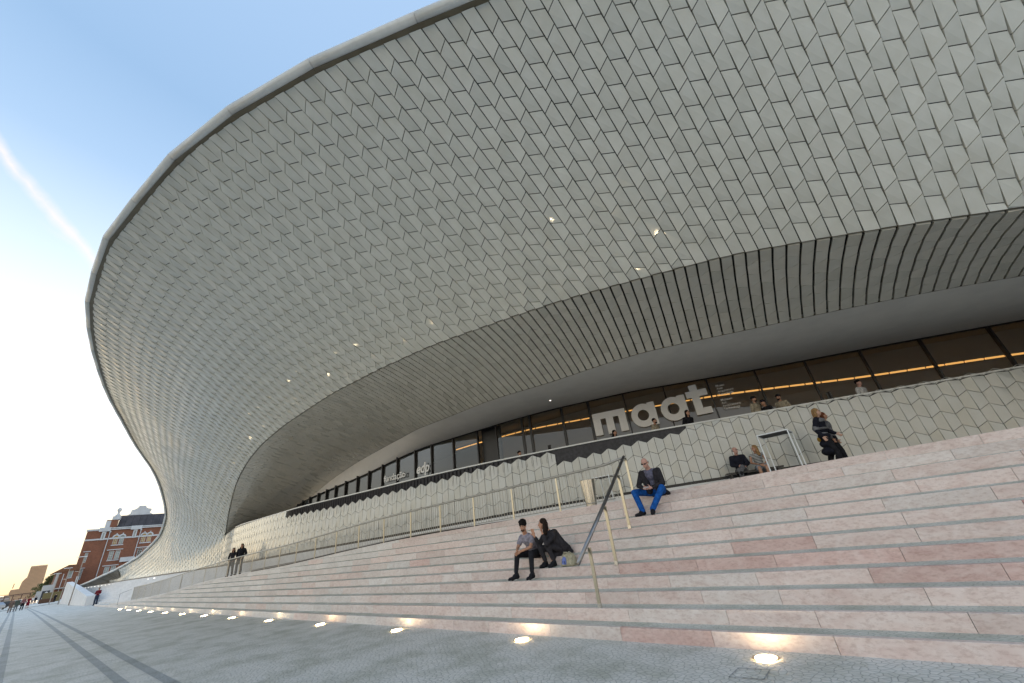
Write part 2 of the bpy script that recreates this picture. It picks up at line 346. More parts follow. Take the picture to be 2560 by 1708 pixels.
# ------------------------------------------------------------------ tiles
def tile_geo(poly, nrm, thick, gap_s, gap_j, lift):
    """poly: 4 points TL,TR,BR,BL on the surface; nrm outward; lift: per corner offset along normal. returns verts, faces"""
    TL, TR, BR, BL = [np.array(p) for p in poly]
    def sh(a, b, g):
        d = b - a; L = np.linalg.norm(d)
        return d / max(L, 1e-6) * g
    tl = TL + sh(TL, TR, gap_s) + sh(TL, BL, gap_j); tr_ = TR + sh(TR, TL, gap_s) + sh(TR, BR, gap_j)
    br = BR + sh(BR, BL, gap_s) + sh(BR, TR, gap_j); bl = BL + sh(BL, BR, gap_s) + sh(BL, TL, gap_j)
    top = [p + nrm * (thick + l) for p, l in zip((tl, tr_, br, bl), lift)]
    bot = [tl - nrm * .01, tr_ - nrm * .01, br - nrm * .01, bl - nrm * .01]
    return top + bot, [(0, 1, 2, 3), (0, 4, 5, 1), (1, 5, 6, 2), (2, 6, 7, 3), (3, 7, 4, 0)]
def emit_tiles(tiles, name, stuffname, mat, parent, nmax=300):
    """tiles: list of (verts, faces). Largest nmax in the picture become objects, the rest one mesh"""
    sc = []
    for k, (v, f) in enumerate(tiles):
        ps = [proj(p) for p in v[:4]]
        if any(p is None for p in ps): sc.append((0, k)); continue
        cx = sum(p[0] for p in ps) / 4; cy = sum(p[1] for p in ps) / 4
        A = 0
        for i in range(4):
            j = (i + 1) % 4; A += ps[i][0] * ps[j][1] - ps[j][0] * ps[i][1]
        inside = 0 < cx < 2560 and 0 < cy < 1708
        sc.append((abs(A) / 2 if inside else 0, k))
    sc.sort(reverse=True)
    big = set(k for a, k in sc[:nmax] if a > 0)
    V = []; Fc = []
    for k, (v, f) in enumerate(tiles):
        if k in big: mesh_obj(name, v, f, mat, parent)
        else:
            b0 = len(V); V += v; Fc += [tuple(b0 + q for q in ff) for ff in f]
    if V: tag(mesh_obj(stuffname, V, Fc, mat, parent), kind='stuff')

bld = empty('museum_building', (-20, 14, 0), label='long curving museum with a swooping pale tiled roof canopy above the steps', cat='museum')
# children use world coordinates: keep the empty at origin of rotation but undo its location
bld.location = (0, 0, 0)

_prof = {}
def facade_prof(x):
    """polyline of the facade section in the plane X = x, top edge to bottom edge, with running length"""
    k = round(x, 4)
    if k in _prof: return _prof[k]
    T = np.array([x, tY(x), tZ(x)])
    if x > APEX + 1e-6:
        B = np.array([x, lY(x), lZ(x)]); P = np.array([T + (B - T) * t_ for t_ in np.linspace(0, 1, 9)])
    else:
        B = np.array([x, wY(x), bZ(x) + .03]); zc = 4.57 + (x - APEX) * .11; f_ = min(1.0, (APEX - x) / 16.0)
        C = np.array([x, B[1] + .25 * f_, max(zc, B[2] + .25 * (T[2] - B[2]))])
        Ls = np.linalg.norm(C - T)
        r_ = .10 + .55 * f_                      # how softly the section bends into the wall
        A1 = C + (T - C) * r_; A2 = C + (B - C) * min(.95, r_ * 1.4)
        pts = [T + (A1 - T) * t_ for t_ in np.linspace(0, 1, 8)]
        pts += [(1 - t_) ** 2 * A1 + 2 * t_ * (1 - t_) * C + t_ ** 2 * A2 for t_ in np.linspace(0, 1, 12)[1:]]
        pts += [A2 + (B - A2) * t_ for t_ in np.linspace(0, 1, 5)[1:]]
        P = np.array(pts)
    cum = np.concatenate([[0], np.cumsum(np.linalg.norm(np.diff(P, axis=0), axis=1))])
    _prof[k] = (P, cum); return _prof[k]
def facade_pt(x, v):
    P, cum = facade_prof(x); v = min(max(v, 0), cum[-1])
    return np.array([np.interp(v, cum, P[:, q]) for q in range(3)]), float(cum[-1])
def fp(x, v): return facade_pt(x, v)[0]
def fnrm(x, v):
    e = .15
    L = facade_pt(x, 0)[1]; v = min(max(v, .2), L - .2)
    xa, xb_ = (x - 2 * e, x) if APEX - .2 < x <= APEX + 1e-6 else (x, x + 2 * e) if APEX < x < APEX + .2 else (x - e, x + e)
    a = fp(xb_, v) - fp(xa, v); b_ = fp(x, v + e) - fp(x, v - e)
    n = np.cross(b_, a); n /= np.linalg.norm(n)
    if n[1] > 0 or (abs(n[1]) < .05 and n[2] > 0): n = -n
    return n
SEAMS = np.arange(XL, XR, DX)
tiles = []
SPT = .495; AA = .0775
for i in range(len(SEAMS) - 1):
    x0, x1 = SEAMS[i], SEAMS[i + 1]
    L0, L1 = facade_pt(x0, 0)[1], facade_pt(x1, 0)[1]
    if x0 > APEX - .01 and x0 < APEX + .01: L0 = float(np.linalg.norm(np.array([tY(x0) - lY(x0), tZ(x0) - lZ(x0)])))
    ph = .5
    def joint(r):
        s = 1 if (r + i) % 2 == 0 else -1
        if r == 0: return 0.0, 0.0
        vl = r * SPT + .05 - AA * s; vr = r * SPT - .05 + AA * s
        return vl, vr
    nr = int(max(L0, L1) / SPT) + 1
    for r in range(nr):
        a = joint(r); c = joint(r + 1)
        if L0 < .25: continue
        vl0, vr0, vl1, vr1 = min(a[0], L0), min(a[1], L1), min(c[0], L0), min(c[1], L1)
        last = (r + 1) * SPT + .16 > min(L0, L1)
        if r * SPT + .16 > min(L0, L1) and r > 0: break
        if last: vl1, vr1 = L0, L1
        if vl1 - vl0 < .03 or vr1 - vr0 < .03: continue
        poly = [fp(x0, vl0), fp(x1, vr0), fp(x1, vr1), fp(x0, vl1)]
        n = fnrm((x0 + x1) / 2, (vl0 + vl1) / 2)
        s = 1 if (r + i) % 2 == 0 else -1
        k = .017; j_ = (random.random() - .5) * .004
        lift = [-k * s + j_, -k * s + j_, k * s + j_, k * s + j_]
        lift = [.017 + q for q in lift]
        tiles.append(tile_geo(poly, n, .03, .0125, .011, lift))
        if last: break
emit_tiles(tiles, 'facade_tile', 'small_facade_tiles', M_TILE, bld)
# dark shell behind the facade tiles
V = []; Fc = []; NV = 20
xs = list(np.arange(XL, XR + .1, .57))
xs = sorted(xs + [APEX - .001, APEX + .001])
for x in xs:
    L = facade_pt(x, 0)[1]
    for j in range(NV + 1):
        v = L * j / NV; V.append(fp(x, v) - fnrm(x, v) * (.035 if x > APEX else .12))
for i in range(len(xs) - 1):
    if xs[i] < APEX < xs[i + 1]: continue
    for j in range(NV):
        a = i * (NV + 1) + j; Fc.append((a, a + 1, a + NV + 2, a + NV + 1))
mesh_obj('facade_shell', V, Fc, M_DARK, bld, True)
# bronze fascia + rounded metal rim, in straight lengths like the real one
segs = list(np.arange(-111.6, 12, 2.45))
for a, b_ in zip(segs[:-1], segs[1:]):
    mb = MB(); pts = [Vector((q, tY(q), tZ(q))) for q in (a, b_)]
    d = (pts[1] - pts[0]).normalized(); out = Vector((d.y, -d.x, 0)).normalized()
    if out.y > 0: out = -out
    c = [p + out * .17 + Vector((0, 0, .10)) for p in pts]
    mb.tube([c[0] + d * .006, c[1] - d * .006], .13, 14)
    mb.build('rim_tube', M_RIM, bld, True)
    mb = MB()
    q0, q1 = pts
    mb.prism([q0 + Vector((0, 0, -.03)) + out * .0, q0 + out * .13 + Vector((0, 0, -.05)), q0 + out * .12 + Vector((0, 0, .08)), q0 + Vector((0, 0, .06))], q1 - q0)
    mb.build('fascia_strip', M_RIMB, bld)
# roof shell behind the rim
V = []; Fc = []
xs = list(np.arange(-111.6, 12.1, 2.45))
for x in xs:
    t_ = min(1, max(0, (x + 111.6) / 40)); yy, zz = tY(x), tZ(x)
    for w_, dz in ((0.0, .12), (4 * t_ + 1, .5 * t_), (14 * t_ + 2, 1.0 * t_), (30 * t_ + 3, -1.0 * t_), (34 * t_ + 4, -zz + .2)):
        V.append((x, yy + w_, zz + dz))
for i in range(len(xs) - 1):
    for j in range(4):
        a = i * 5 + j; Fc.append((a, a + 1, a + 6, a + 5))
V += [(12.2, 10.5, 12.1), (12.2, 44, 12.1), (12.2, 44, 0), (12.2, 16, 0)]; n_ = len(V); Fc.append((n_-4, n_-3, n_-2, n_-1))
mesh_obj('roof', V, Fc, M_ROOF, bld)
# brown sheet painting in the shade on the building's far low end
pb = [( -89.2 ), ]
V = []; Fc = []
xs = list(np.arange(-111.4, -82.6, 1.0)) + [-82]
for x in xs:
    L = facade_pt(x, 0)[1]
    T = fp(x, 0); B = fp(x, L * (1 if x < -88 else .8 - random.random() * .1)); n = fnrm(x, L / 2)
    V += [T + n * .09, B + n * .09]
for i in range(len(xs) - 1): a = 2 * i; Fc.append((a, a + 1, a + 3, a + 2))
mesh_obj('end_shade_sheet', V, Fc, M_RIMB, bld)

# soffit tiles in radial strips with dark slots
def sp(x, t_):
    Lp = np.array([x, lY(x) + .04, lZ(x) + .0]); Ip = np.array([x + iS(x), iY(x), iZ(x)])
    p = Lp + (Ip - Lp) * t_
    p[2] += .35 * 4 * t_ * (1 - t_) * .35
    return p
tiles = []
for i in range(len(SEAMS) - 1):
    x0, x1 = SEAMS[i], SEAMS[i + 1]
    if x0 < APEX + .05: continue
    L0 = np.linalg.norm(sp(x0, 1) - sp(x0, 0)); L1 = np.linalg.norm(sp(x1, 1) - sp(x1, 0)); L = (L0 + L1) / 2
    nr = max(1, int(round(L / .5)))
    gs = .010 + .018 * min(1, max(0, (x0 + 20) / 14))
    for r in range(nr):
        def jv(r_):
            if r_ == 0: return (0, 0)
            if r_ == nr: return (1, 1)
            s = 1 if (r_ + i) % 2 == 0 else -1
            return ((r_ + .10 - .16 * s) / nr, (r_ - .10 + .16 * s) / nr)
        a, c = jv(r), jv(r + 1)
        poly = [sp(x0, a[0]), sp(x1, a[1]), sp(x1, c[1]), sp(x0, c[0])]
        u = poly[1] - poly[0]; w_ = poly[3] - poly[0]; n = np.cross(u, w_); n /= np.linalg.norm(n)
        if n[2] > 0: n = -n
        s = 1 if (r + i) % 2 == 0 else -1
        k = .006
        tiles.append(tile_geo(poly, n, .05, gs, .005, [k * s, -k * s, -k * s, k * s]))
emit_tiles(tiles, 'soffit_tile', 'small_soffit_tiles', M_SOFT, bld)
V = []; Fc = []; xs = list(np.arange(APEX, XR + .1, .57)); NV = 8
for x in xs:
    for j in range(NV + 1): V.append(sp(x, j / NV) + np.array([0, 0, .07]))
for i in range(len(xs) - 1):
    for j in range(NV):
        a = i * (NV + 1) + j; Fc.append((a, a + NV + 1, a + NV + 2, a + 1))
mesh_obj('soffit_backing', V, Fc, M_DARK, bld, True)
# thin edge trim of the lip and of the soffit's inner edge
mb = MB(); mb.tube([Vector(facade_pt(x, 99)[0]) + Vector((0, .02, -.0)) for x in np.arange(APEX + .05, XR, .3)], .022, 6); mb.build('lip_trim', M_RIMB, bld, True)
mb = MB(); mb.tube([Vector(sp(x, 1)) + Vector((0, .0, -.03)) for x in np.arange(APEX + 4, XR, .3)], .025, 6); mb.build('soffit_trim', M_RIMB, bld, True)
# smooth plaster ceiling between soffit and glass
V = []; Fc = []; xs = list(np.arange(-40, XR + .1, .5)); NV = 6
for x in xs:
    A_ = sp(x, 1) + np.array([0, 0, -.02]); gx = x + iS(x); B_ = np.array([gx, gY(gx) + .1, gZ(gx)])
    for j in range(NV + 1):
        t_ = j / NV; p = A_ + (B_ - A_) * t_; p[2] -= .12 * math.sin(math.pi * t_); V.append(p)
for i in range(len(xs) - 1):
    for j in range(NV):
        a = i * (NV + 1) + j; Fc.append((a, a + NV + 1, a + NV + 2, a + 1))
mesh_obj('plaster_ceiling', V, Fc, M_PLAST, bld, True)
# ------------------------------------------------------------------ glass front
DECK = 3.25
MUL = [9.2, 6.9, 4.98, 3.11, 1.32, -.47, -2.23, -4.06, -5.81, -7.55, -9.16, -10.41, -11.93, -12.31, -13.58, -14.59, -15.97, -17.32, -18.49, -19.97, -21.31, -22.66, -23.92, -25.29, -26.53, -27.73, -28.93, -30.2, -31.56, -33.0]
def gpt(x, z, off=0.0): 
    e = .2; d = Vector((2 * e, gY(x + e) - gY(x - e), 0)).normalized(); n = Vector((d.y, -d.x, 0))
    p = Vector((x, gY(x), z)); return p + n * off
for x in MUL:
    w_ = .12 if x in (-9.16, -10.41, -12.31, -11.93) else .055
    e = .2; ang = math.atan2(gY(x + e) - gY(x - e), 2 * e)
    zt = gZ(x) + .1
    MB().box((x, gY(x), (zt + DECK) / 2), (w_, .16, zt - DECK), ang).build('mullion', M_BLACK, bld)
for a, b_ in zip(MUL[:-1], MUL[1:]):
    if abs(a + 13.58) < .01 :                           # open dark doorway
        MB().quad(gpt(a, DECK, -.25), gpt(b_, DECK, -.25), gpt(b_, gZ(b_), -.25), gpt(a, gZ(a), -.25)); 
        mb = MB(); mb.box(((a + b_) / 2, gY((a + b_) / 2) + .35, 5), (abs(a - b_) + .1, .05, 3.6), math.atan2(gY(a) - gY(b_), a - b_)); mb.build('door', M_BLACK, bld); continue
    q = [gpt(a, DECK), gpt(b_, DECK), gpt(b_, gZ(b_) + .05, -.05), gpt(a, gZ(a) + .05, -.05)]
    mesh_obj('pane', q, [(0, 1, 2, 3)], M_GLASS, bld)
mb = MB()
for x in np.arange(-34, 9, .5):
    a, b_ = gpt(x, gZ(x) - .02, .03), gpt(x + .5, gZ(x + .5) - .02, .03); mb.tube([a, b_], .045, 4)
mb.build('head_frame', M_BLACK, bld)
# interior: back wall, floor, ceiling, warm cove light
M_INT = simple('interior_wall', (.58, .56, .52), .8, var=.05, scale=.5)
M_INTC = simple('interior_ceiling', (.40, .38, .35), .8, var=.05)
V = []; Fc = []; xs = list(np.arange(-42, 12, 1.0))
for x in xs: V += [(x, gY(x) + 6.0, DECK - .5), (x, gY(x) + 6.0, 9.5)]
for i in range(len(xs) - 1): a = 2 * i; Fc.append((a, a + 1, a + 3, a + 2))
mesh_obj('interior_back_wall', V, Fc, M_INT, bld)
V = []; Fc = []
for x in xs: V += [(x, gY(x) + .1, DECK), (x, gY(x) + 6.0, DECK)]
for i in range(len(xs) - 1): a = 2 * i; Fc.append((a, a + 1, a + 3, a + 2))
mesh_obj('interior_floor', V, Fc, M_INTC, bld)
V = []; Fc = []
for x in xs: V += [(x, gY(x) + .12, gZ(x) + .06), (x, gY(x) + 6.0, gZ(x) + 1.2)]
for i in range(len(xs) - 1): a = 2 * i; Fc.append((a, a + 1, a + 3, a + 2))
mesh_obj('interior_ceiling', V, Fc, M_INTC, bld)
SZ = itp([-22, -16.6, -14.2, -10.9, -5.3, -2.6, 1, 5.9, 10], [6.9, 7.03, 7.12, 7.12, 6.95, 6.72, 6.34, 5.97, 5.6])
for x in np.arange(-19.5, 9.5, .62):
    a = Vector((x, gY(x) + 4.0, SZ(x))); b_ = Vector((x + .56, gY(x + .56) + 4.0, SZ(x + .56)))
    mb = MB(); mb.tube([a, b_], .045 if x > -5.5 else .035, 5); mb.build('cove_lamp', M_STRIP, bld)
# walkway deck in front of the glass
V = []; Fc = []; xs = list(np.arange(-43, 12, .8))
for x in xs: V += [(x, wY(x) + .12, DECK), (x, gY(x) + .0, DECK)]
for i in range(len(xs) - 1): a = 2 * i; Fc.append((a, a + 1, a + 3, a + 2))
mesh_obj('walkway_deck', V, Fc, M_PLAST, bld)
# small spotlights on the plaster ceiling and sensors on posts
for px_, pz_, py_ in ((-11.3, 6.93, 13.9), (-9.7, 6.93, 14.2)):
    MB().tube([(px_, py_, pz_ + .05), (px_, py_, pz_ - .07)], .035, 10).build('ceiling_spot', M_SPOT, bld)
for x, h in ((-10.9, 1.95), (-.2, 1.95), (-23.7, 1.5)):
    mb = MB(); mb.box((x, wY(x) + 2.4, DECK + h / 2), (.05, .05, h)); mb.box((x, wY(x) + 2.4, DECK + h - .4), (.16, .05, .8)); ob = mb.build('sign_post', M_BLACK)
    tag(ob, {'-10.9': 'slim black post behind the wall, just left of the big letter m', '-0.2': 'slim black post behind the wall at the right glass mullion', '-23.7': 'short black post behind the wall just left of the thin white lettering'}[str(x)], 'post', 'black posts on the walkway')

# ---- lettering on the glass
def gl_arc(x0, u):       # walk along the glass from x0 by u metres
    x = x0; n_ = max(1, int(abs(u) / .05)); du = u / n_
    for _ in range(n_):
        d = Vector((.1, gY(x + .05) - gY(x - .05), 0)); x += du * .1 / d.length
    return x
def letter(polys, x0, z0, name='letter', thick=.02, off=.09, mat=None):
    """polys: list of polygons in (u, z)"""
    V = []; Fc = []
    for poly in polys:
        i = len(V); k = len(poly)
        for u, z in poly: V.append(gpt(gl_arc(x0, u), z0 + z, off + thick))
        for u, z in poly: V.append(gpt(gl_arc(x0, u), z0 + z, off))
        Fc.append(tuple(range(i, i + k)))
        for j in range(k): Fc.append((i + j, i + k + j, i + k + (j + 1) % k, i + (j + 1) % k))
    return mesh_obj(name, V, Fc, mat or M_LETTER, bld)
rect = lambda a, b, c, d: [(a, b), (c, b), (c, d), (a, d)]
def lm(): return [rect(0, 0, .36, .75), rect(.60, 0, .95, .75), rect(1.2, 0, 1.55, .75), rect(0, .752, 1.55, 1.05)]
def la():
    P = []; n_ = 28; R_, r_ = .54, .25; cx, cz = .54, .52
    for k in range(n_):
        a, b_ = 2 * math.pi * k / n_, 2 * math.pi * (k + 1) / n_
        P.append([(cx + R_ * math.cos(a), cz + R_ * math.sin(a)), (cx + R_ * math.cos(b_), cz + R_ * math.sin(b_)), (cx + r_ * math.cos(b_), cz + r_ * math.sin(b_)), (cx + r_ * math.cos(a), cz + r_ * math.sin(a))])
    P.append(rect(.80, 0, 1.13, 1.06))
    return P
def ltt(): return [rect(.2, 0, .53, .80), rect(0, .802, .88, 1.10), rect(.2, 1.102, .53, 1.36), rect(.532, 0, .86, .28)]
letter(lm(), -9.08, 5.29); letter(la(), -7.42, 5.30); letter(la(), -6.16, 5.31); letter(ltt(), -5.02, 5.33)
def text_on_glass(txt, x0, z0, size, mat=M_LETTER, shear=0.0, name='lettering', bold=0.0, sx=1.0):
    cu = bpy.data.curves.new('t', 'FONT'); cu.body = txt; cu.size = size; cu.extrude = .004; cu.shear = shear; cu.offset = bold; cu.resolution_u = 3
    ob = bpy.data.objects.new('t', cu); COL.objects.link(ob)
    dg = bpy.context.evaluated_depsgraph_get(); me = bpy.data.meshes.new_from_object(ob.evaluated_get(dg))
    bpy.data.objects.remove(ob); bpy.data.curves.remove(cu)
    for v in me.vertices:
        u, z, w_ = v.co; q = gpt(gl_arc(x0, u * sx), z0 + z, .09 + w_); v.co = q
    me.materials.clear(); me.materials.append(mat)
    me.name = name; return link(name, me, bld)
text_on_glass('fundação', -21.05, 5.15, .52, bold=.004, sx=1.0)
text_on_glass('edp', -18.35, 5.15, .72, shear=.25, bold=.018, sx=.85)
for k, w_ in enumerate(('Museu', 'Arte', 'Arquitetura', 'Tecnologia', '', 'Museum', 'Art', 'Architecture', 'Technology')):
    if w_: text_on_glass(w_, -3.80, 6.37 - k * .13, .135, bold=.0015, sx=1.0)

# ------------------------------------------------------------------ entrance wall with hexagon-like tiles
ew = empty('entrance_wall', (0, 0, 0), label='low curved wall of pale zigzag-jointed tiles in front of the glass entrance', cat='wall')
def wp(x, z, off=0.0):
    e = .15; d = Vector((2 * e, wY(x + e) - wY(x - e), 0)).normalized(); n = Vector((d.y, -d.x, 0))
    return np.array(Vector((x, wY(x), z)) + n * off), np.array(n)
SAW = itp([-44, -25.9, -20.7, -18.9, -15, -12.5, -11.1, -9.6], [4.06, 4.02, 3.96, 4.02, 4.1, 4.28, 4.36, 4.44])
SAW2 = itp([-9.3, -8.7, -6.1, -5.3, -4.6, 3, 12], [3.98, 4.04, 4.25, 4.27, 4.36, 4.45, 4.4])
def sawtop(x): return SAW(x) if x < -9.45 else SAW2(x)
def is_open(x): return -26.4 < x < -4.75
tiles = []
WS = [s for s in SEAMS if s > APEX - .01]
for i in range(len(WS) - 1):
    x0, x1 = WS[i], WS[i + 1]; xm = (x0 + x1) / 2
    zb0, zb1 = bZ(x0) + .03, bZ(x1) + .03
    cz = min(CAPZ(x0), CAPZ(x1)) - .05
    fa = SAW if xm < -9.45 else SAW2
    def jz(r, side, x):          # r rows below the anchor line
        s_ = 1 if (r + i + side) % 2 == 0 else -1
        return fa(x) - r * SPT + .0775 * s_
    for r in range(-1 if not is_open(xm) else 0, 6):
        hi = [min(jz(r, 0, x0), cz), min(jz(r, 1, x1), cz)]; lo = [max(jz(r + 1, 0, x0), zb0), max(jz(r + 1, 1, x1), zb1)]
        if hi[0] - lo[0] < .03 and hi[1] - lo[1] < .03: continue
        hi = [max(hi[0], lo[0] + .02), max(hi[1], lo[1] + .02)]
        P0, n0 = wp(x0, hi[0]); P1, n1 = wp(x1, hi[1]); P2, _ = wp(x1, lo[1]); P3, _ = wp(x0, lo[0])
        k = .006 * (1 if (i + r) % 2 else -1)
        tiles.append(tile_geo([P0, P1, P2, P3], (n0 + n1) / 2, .035, .0085, .0075, [k, k, -k, -k]))
emit_tiles(tiles, 'wall_tile', 'small_wall_tiles', M_PAR, ew)
def wall_strip(name, z0f, z1f, off, mat, xa=APEX, xb=XR, depth=None, step=.4, parent=ew):
    V = []; Fc = []; xs = list(np.arange(xa, xb, step)) + [xb]
    for x in xs: V += [wp(x, z0f(x), off)[0], wp(x, z1f(x), off)[0]]
    for i in range(len(xs) - 1): a = 2 * i; Fc.append((a, a + 2, a + 3, a + 1))
    ob = mesh_obj(name, V, Fc, mat, parent)
    if depth:
        md = ob.modifiers.new('s', 'SOLIDIFY'); md.thickness = depth; md.offset = 0
    return ob
wall_strip('wall_core', lambda x: bZ(x) - .02, lambda x: CAPZ(x) - .06, -.02, M_LOUV)
wall_strip('wall_back', lambda x: DECK - .1, lambda x: CAPZ(x) - .06, -.16, M_PLAST)
wall_strip('shadow_joint', lambda x: bZ(x) - .055, lambda x: bZ(x) + .035, -.005, M_BLACK, xa=-118)
wall_strip('plinth', lambda x: 0 if x < -50 else eZ(x) - .2, lambda x: bZ(x) - .055, .03, M_WHITEW, xa=-58)
wall_strip('plinth_shade_strip', lambda x: eZ(x) - .05, lambda x: eZ(x) + .16, .045, M_BLACK, xa=-31, xb=-9.5)  # black strip painting in the shade along the plinth foot
# black vertical ribs seen in the open band above the tiles
mb = MB()
for x in np.arange(-26, -9.6, .19):
    a = wp(x, sawtop(x) - .35, .0)[0]; b_ = wp(x, CAPZ(x) - .07, .0)[0]; c = wp(x + .05, CAPZ(x) - .07, .045)[0]; d = wp(x + .05, sawtop(x) - .35, .045)[0]; mb.quad(a, d, c, b_)
mb.build('black_ribs', M_LOUV, ew)
mb = MB(); xs = np.arange(-38.2, XR, .5)
for a, b_ in zip(xs[:-1], xs[1:]):
    A_, B_ = wp(a, CAPZ(a), .03)[0], wp(b_, CAPZ(b_), .03)[0]; A2, B2 = wp(a, CAPZ(a), -.16)[0], wp(b_, CAPZ(b_), -.16)[0]
    up = np.array([0, 0, .05])
    mb.quad(A_, B_, B_ - up, A_ - up); mb.quad(A2, B2, B_, A_); mb.quad(A_ - up, B_ - up, B2 - up, A2 - up)
mb.build('wall_coping', M_RIM, ew)

# ------------------------------------------------------------------ stairs, landing, plaza
st = empty('stairs', (0, 0, 0), kind='structure')
slabs = []
rowlim = []
for r in range(12):
    yb = Y0 + RUN * r; zb = BASEZ[r]
    # left limit: where the landing edge reaches this row
    xl = -66.0 if r == 0 else None
    if xl is None:
        for x in np.arange(-57, 12, .1):
            if eY(x) > yb + .02: xl = x; break
        else: xl = 99
    rowlim.append(xl)
    if xl > 10: continue
    x = xl + random.uniform(0, .8); x = xl; 
    while x < 10.5:
        w_ = random.choice((1.05, 1.2, 1.2, 1.35, 1.5)); w_ = min(w_, 10.6 - x)
        slabs.append((x, x + w_, yb, r, r)); x += w_
def slab_geo(x0, x1, yb, zb):
    g_ = .0025; ya, yc = yb, yb + .075; z0, z1 = BASEZ[zb] - .03, TOPZ[zb]
    b_ = .004
    v = [(x0 + g_, ya, z0), (x1 - g_, ya, z0), (x1 - g_, ya, z1 - b_), (x0 + g_, ya, z1 - b_), (x0 + g_, ya + b_, z1), (x1 - g_, ya + b_, z1), (x1 - g_, yc, z1), (x0 + g_, yc, z1), (x0 + g_, yc, z0), (x1 - g_, yc, z0)]
    f = [(0, 1, 2, 3), (3, 2, 5, 4), (4, 5, 6, 7), (7, 6, 9, 8), (0, 3, 4, 7, 8), (1, 9, 6, 5, 2)]
    return v, f
sl_sc = []
for k, (x0, x1, yb, zb, r) in enumerate(slabs):
    a, b_ = proj((x0, yb, BASEZ[zb])), proj((x1, yb, TOPZ[zb]))
    vis = 0
    if a and b_ and b_[0] > 0 and a[0] < 2560: vis = abs((min(b_[0], 2560) - a[0]) * 170 / a[2])
    sl_sc.append((vis, k))
sl_sc.sort(reverse=True); bigs = set(k for a, k in sl_sc[:300])
rest = {}
def slabmat(x, r):
    q = random.random(); near = min(1, max(0, (x + 30) / 22)); p = random.random()
    if x > -1 and r in (3, 4) and q < .8: return M_ROSE
    if -6 < x <= -1 and r in (4, 5) and q < .35: return M_ROSE
    if r == 6 and 1.0 < x < 2.2: return M_RED
    if x > -12 and q < .03: return M_ROSE
    if x > -9: return M_PINK if p < .82 else M_MIDS
    return M_PINK if p < .35 * near else M_MIDS if p < .35 * near + .75 * near else M_PALE
for k, (x0, x1, yb, zb, r) in enumerate(slabs):
    v, f = slab_geo(x0, x1, yb, zb); mt = slabmat((x0 + x1) / 2, r)
    if k in bigs: mesh_obj('stone_slab', v, f, mt, st)
    else:
        V, Fc = rest.setdefault(mt.name, ([], [])); b0 = len(V); V += v; Fc += [tuple(b0 + q for q in ff) for ff in f]
for nm, (V, Fc) in rest.items(): tag(mesh_obj('far_stone_slabs', V, Fc, MATS[nm], st), kind='stuff')
# treads of small setts, rising slightly to the next riser
V = []; Fc = []
for r in range(12):
    yb = Y0 + RUN * r; zb = BASEZ[r]
    xs = [x for x in np.arange(max(rowlim[r], -66), 10.6, .5)]
    if len(xs) < 2: continue
    b0 = len(V)
    for x in xs:
        y1 = min(yb + RUN, max(eY(x), yb + .08)) if x > -57 else yb + .1
        zt_ = TOPZ[r] - .003; zn_ = BASEZ[r + 1] if r < 11 else zt_; V += [(x, yb + .07, zt_), (x, y1 + .01, zt_ + (zn_ - zt_) * (y1 - yb) / RUN)]
    for i in range(len(xs) - 1): a = b0 + 2 * i; Fc.append((a, a + 2, a + 3, a + 1))
mesh_obj('tread_setts', V, Fc, M_COBT, st)
# landing sheet with the stone edge
V = []; Fc = []; xs = list(np.arange(-57.5, 10.6, .5))
for x in xs:
    yw = wY(x) + .05; z = eZ(x)
    V += [(x, eY(x), z - .35), (x, eY(x), z), (x, eY(x) + .09, z + .001), (x, yw, z + .02)]
for i in range(len(xs) - 1):
    for j in range(3):
        a = 4 * i + j; Fc.append((a, a + 4, a + 5, a + 1))
me_l = mesh_obj('landing', V, Fc, [M_COBL, M_PALE], st)
for k, p in enumerate(me_l.data.polygons): p.material_index = 1 if k % 3 < 2 else 0
# stone edging blocks along the landing top
x = -56
while x < 10:
    x2 = min(x + 1.25, 10.3); n_ = Vector((x2 - x, eY(x2) - eY(x), 0)).normalized()
    a, b_ = Vector((x + .004, eY(x) - .012, 0)), Vector((x2 - .004, eY(x2) - .012, 0)); za, zb2 = eZ(x), eZ(x2)
    v = [a + Vector((0, 0, za - .185)), b_ + Vector((0, 0, zb2 - .185)), b_ + Vector((0, 0, zb2 + .006)), a + Vector((0, 0, za + .006)),
         a + Vector((0, .1, za - .185)), b_ + Vector((0, .1, zb2 - .185)), b_ + Vector((0, .1, zb2 + .006)), a + Vector((0, .1, za + .006))]
    mesh_obj('edge_slab', v, [(0, 1, 2, 3), (3, 2, 6, 7), (0, 3, 7, 4), (1, 5, 6, 2)], M_PINK if x > -16 else M_PALE, st)
    x = x2
# far steps beyond the railing's end
V = []; Fc = []; b0 = 0
xs = list(np.arange(-120, -55, 1.5)) + [-54.5]
def fy0(x): return float(np.interp(x, [-125, -95, -76, -66, -54.5], [7.6, 7.1, 7.3, 7.8, wY(-54.5) - .1]))
NS = 10
for x in xs:
    y0 = fy0(x); y1 = wY(x) - .03; zt = bZ(x) - .06
    k_ = min(1, max(0, (-49.5 - x) / 1.5 + .001))
    for s in range(NS):
        ya = y0 + (y1 - y0) * s / NS; yb = y0 + (y1 - y0) * (s + 1) / NS; za = zt * s / NS; zb = zt * (s + 1) / NS
        V += [(x, ya, za), (x, ya + .002, zb), (x, yb, zb)]
nv = NS * 3
for i in range(len(xs) - 1):
    for j in range(nv - 1):
        a = i * nv + j; Fc.append((a, a + nv, a + nv + 1, a + 1))
mesh_obj('far_steps', V, Fc, M_WHITEW, st)
mb = MB()
for x in np.arange(-106, -62, 2.4):
    y1 = wY(x) - .25; mb.tube([(x, y1, bZ(x) - .22), (x + .25, wY(x + .25) - .25, bZ(x) - .22)], .03, 5)
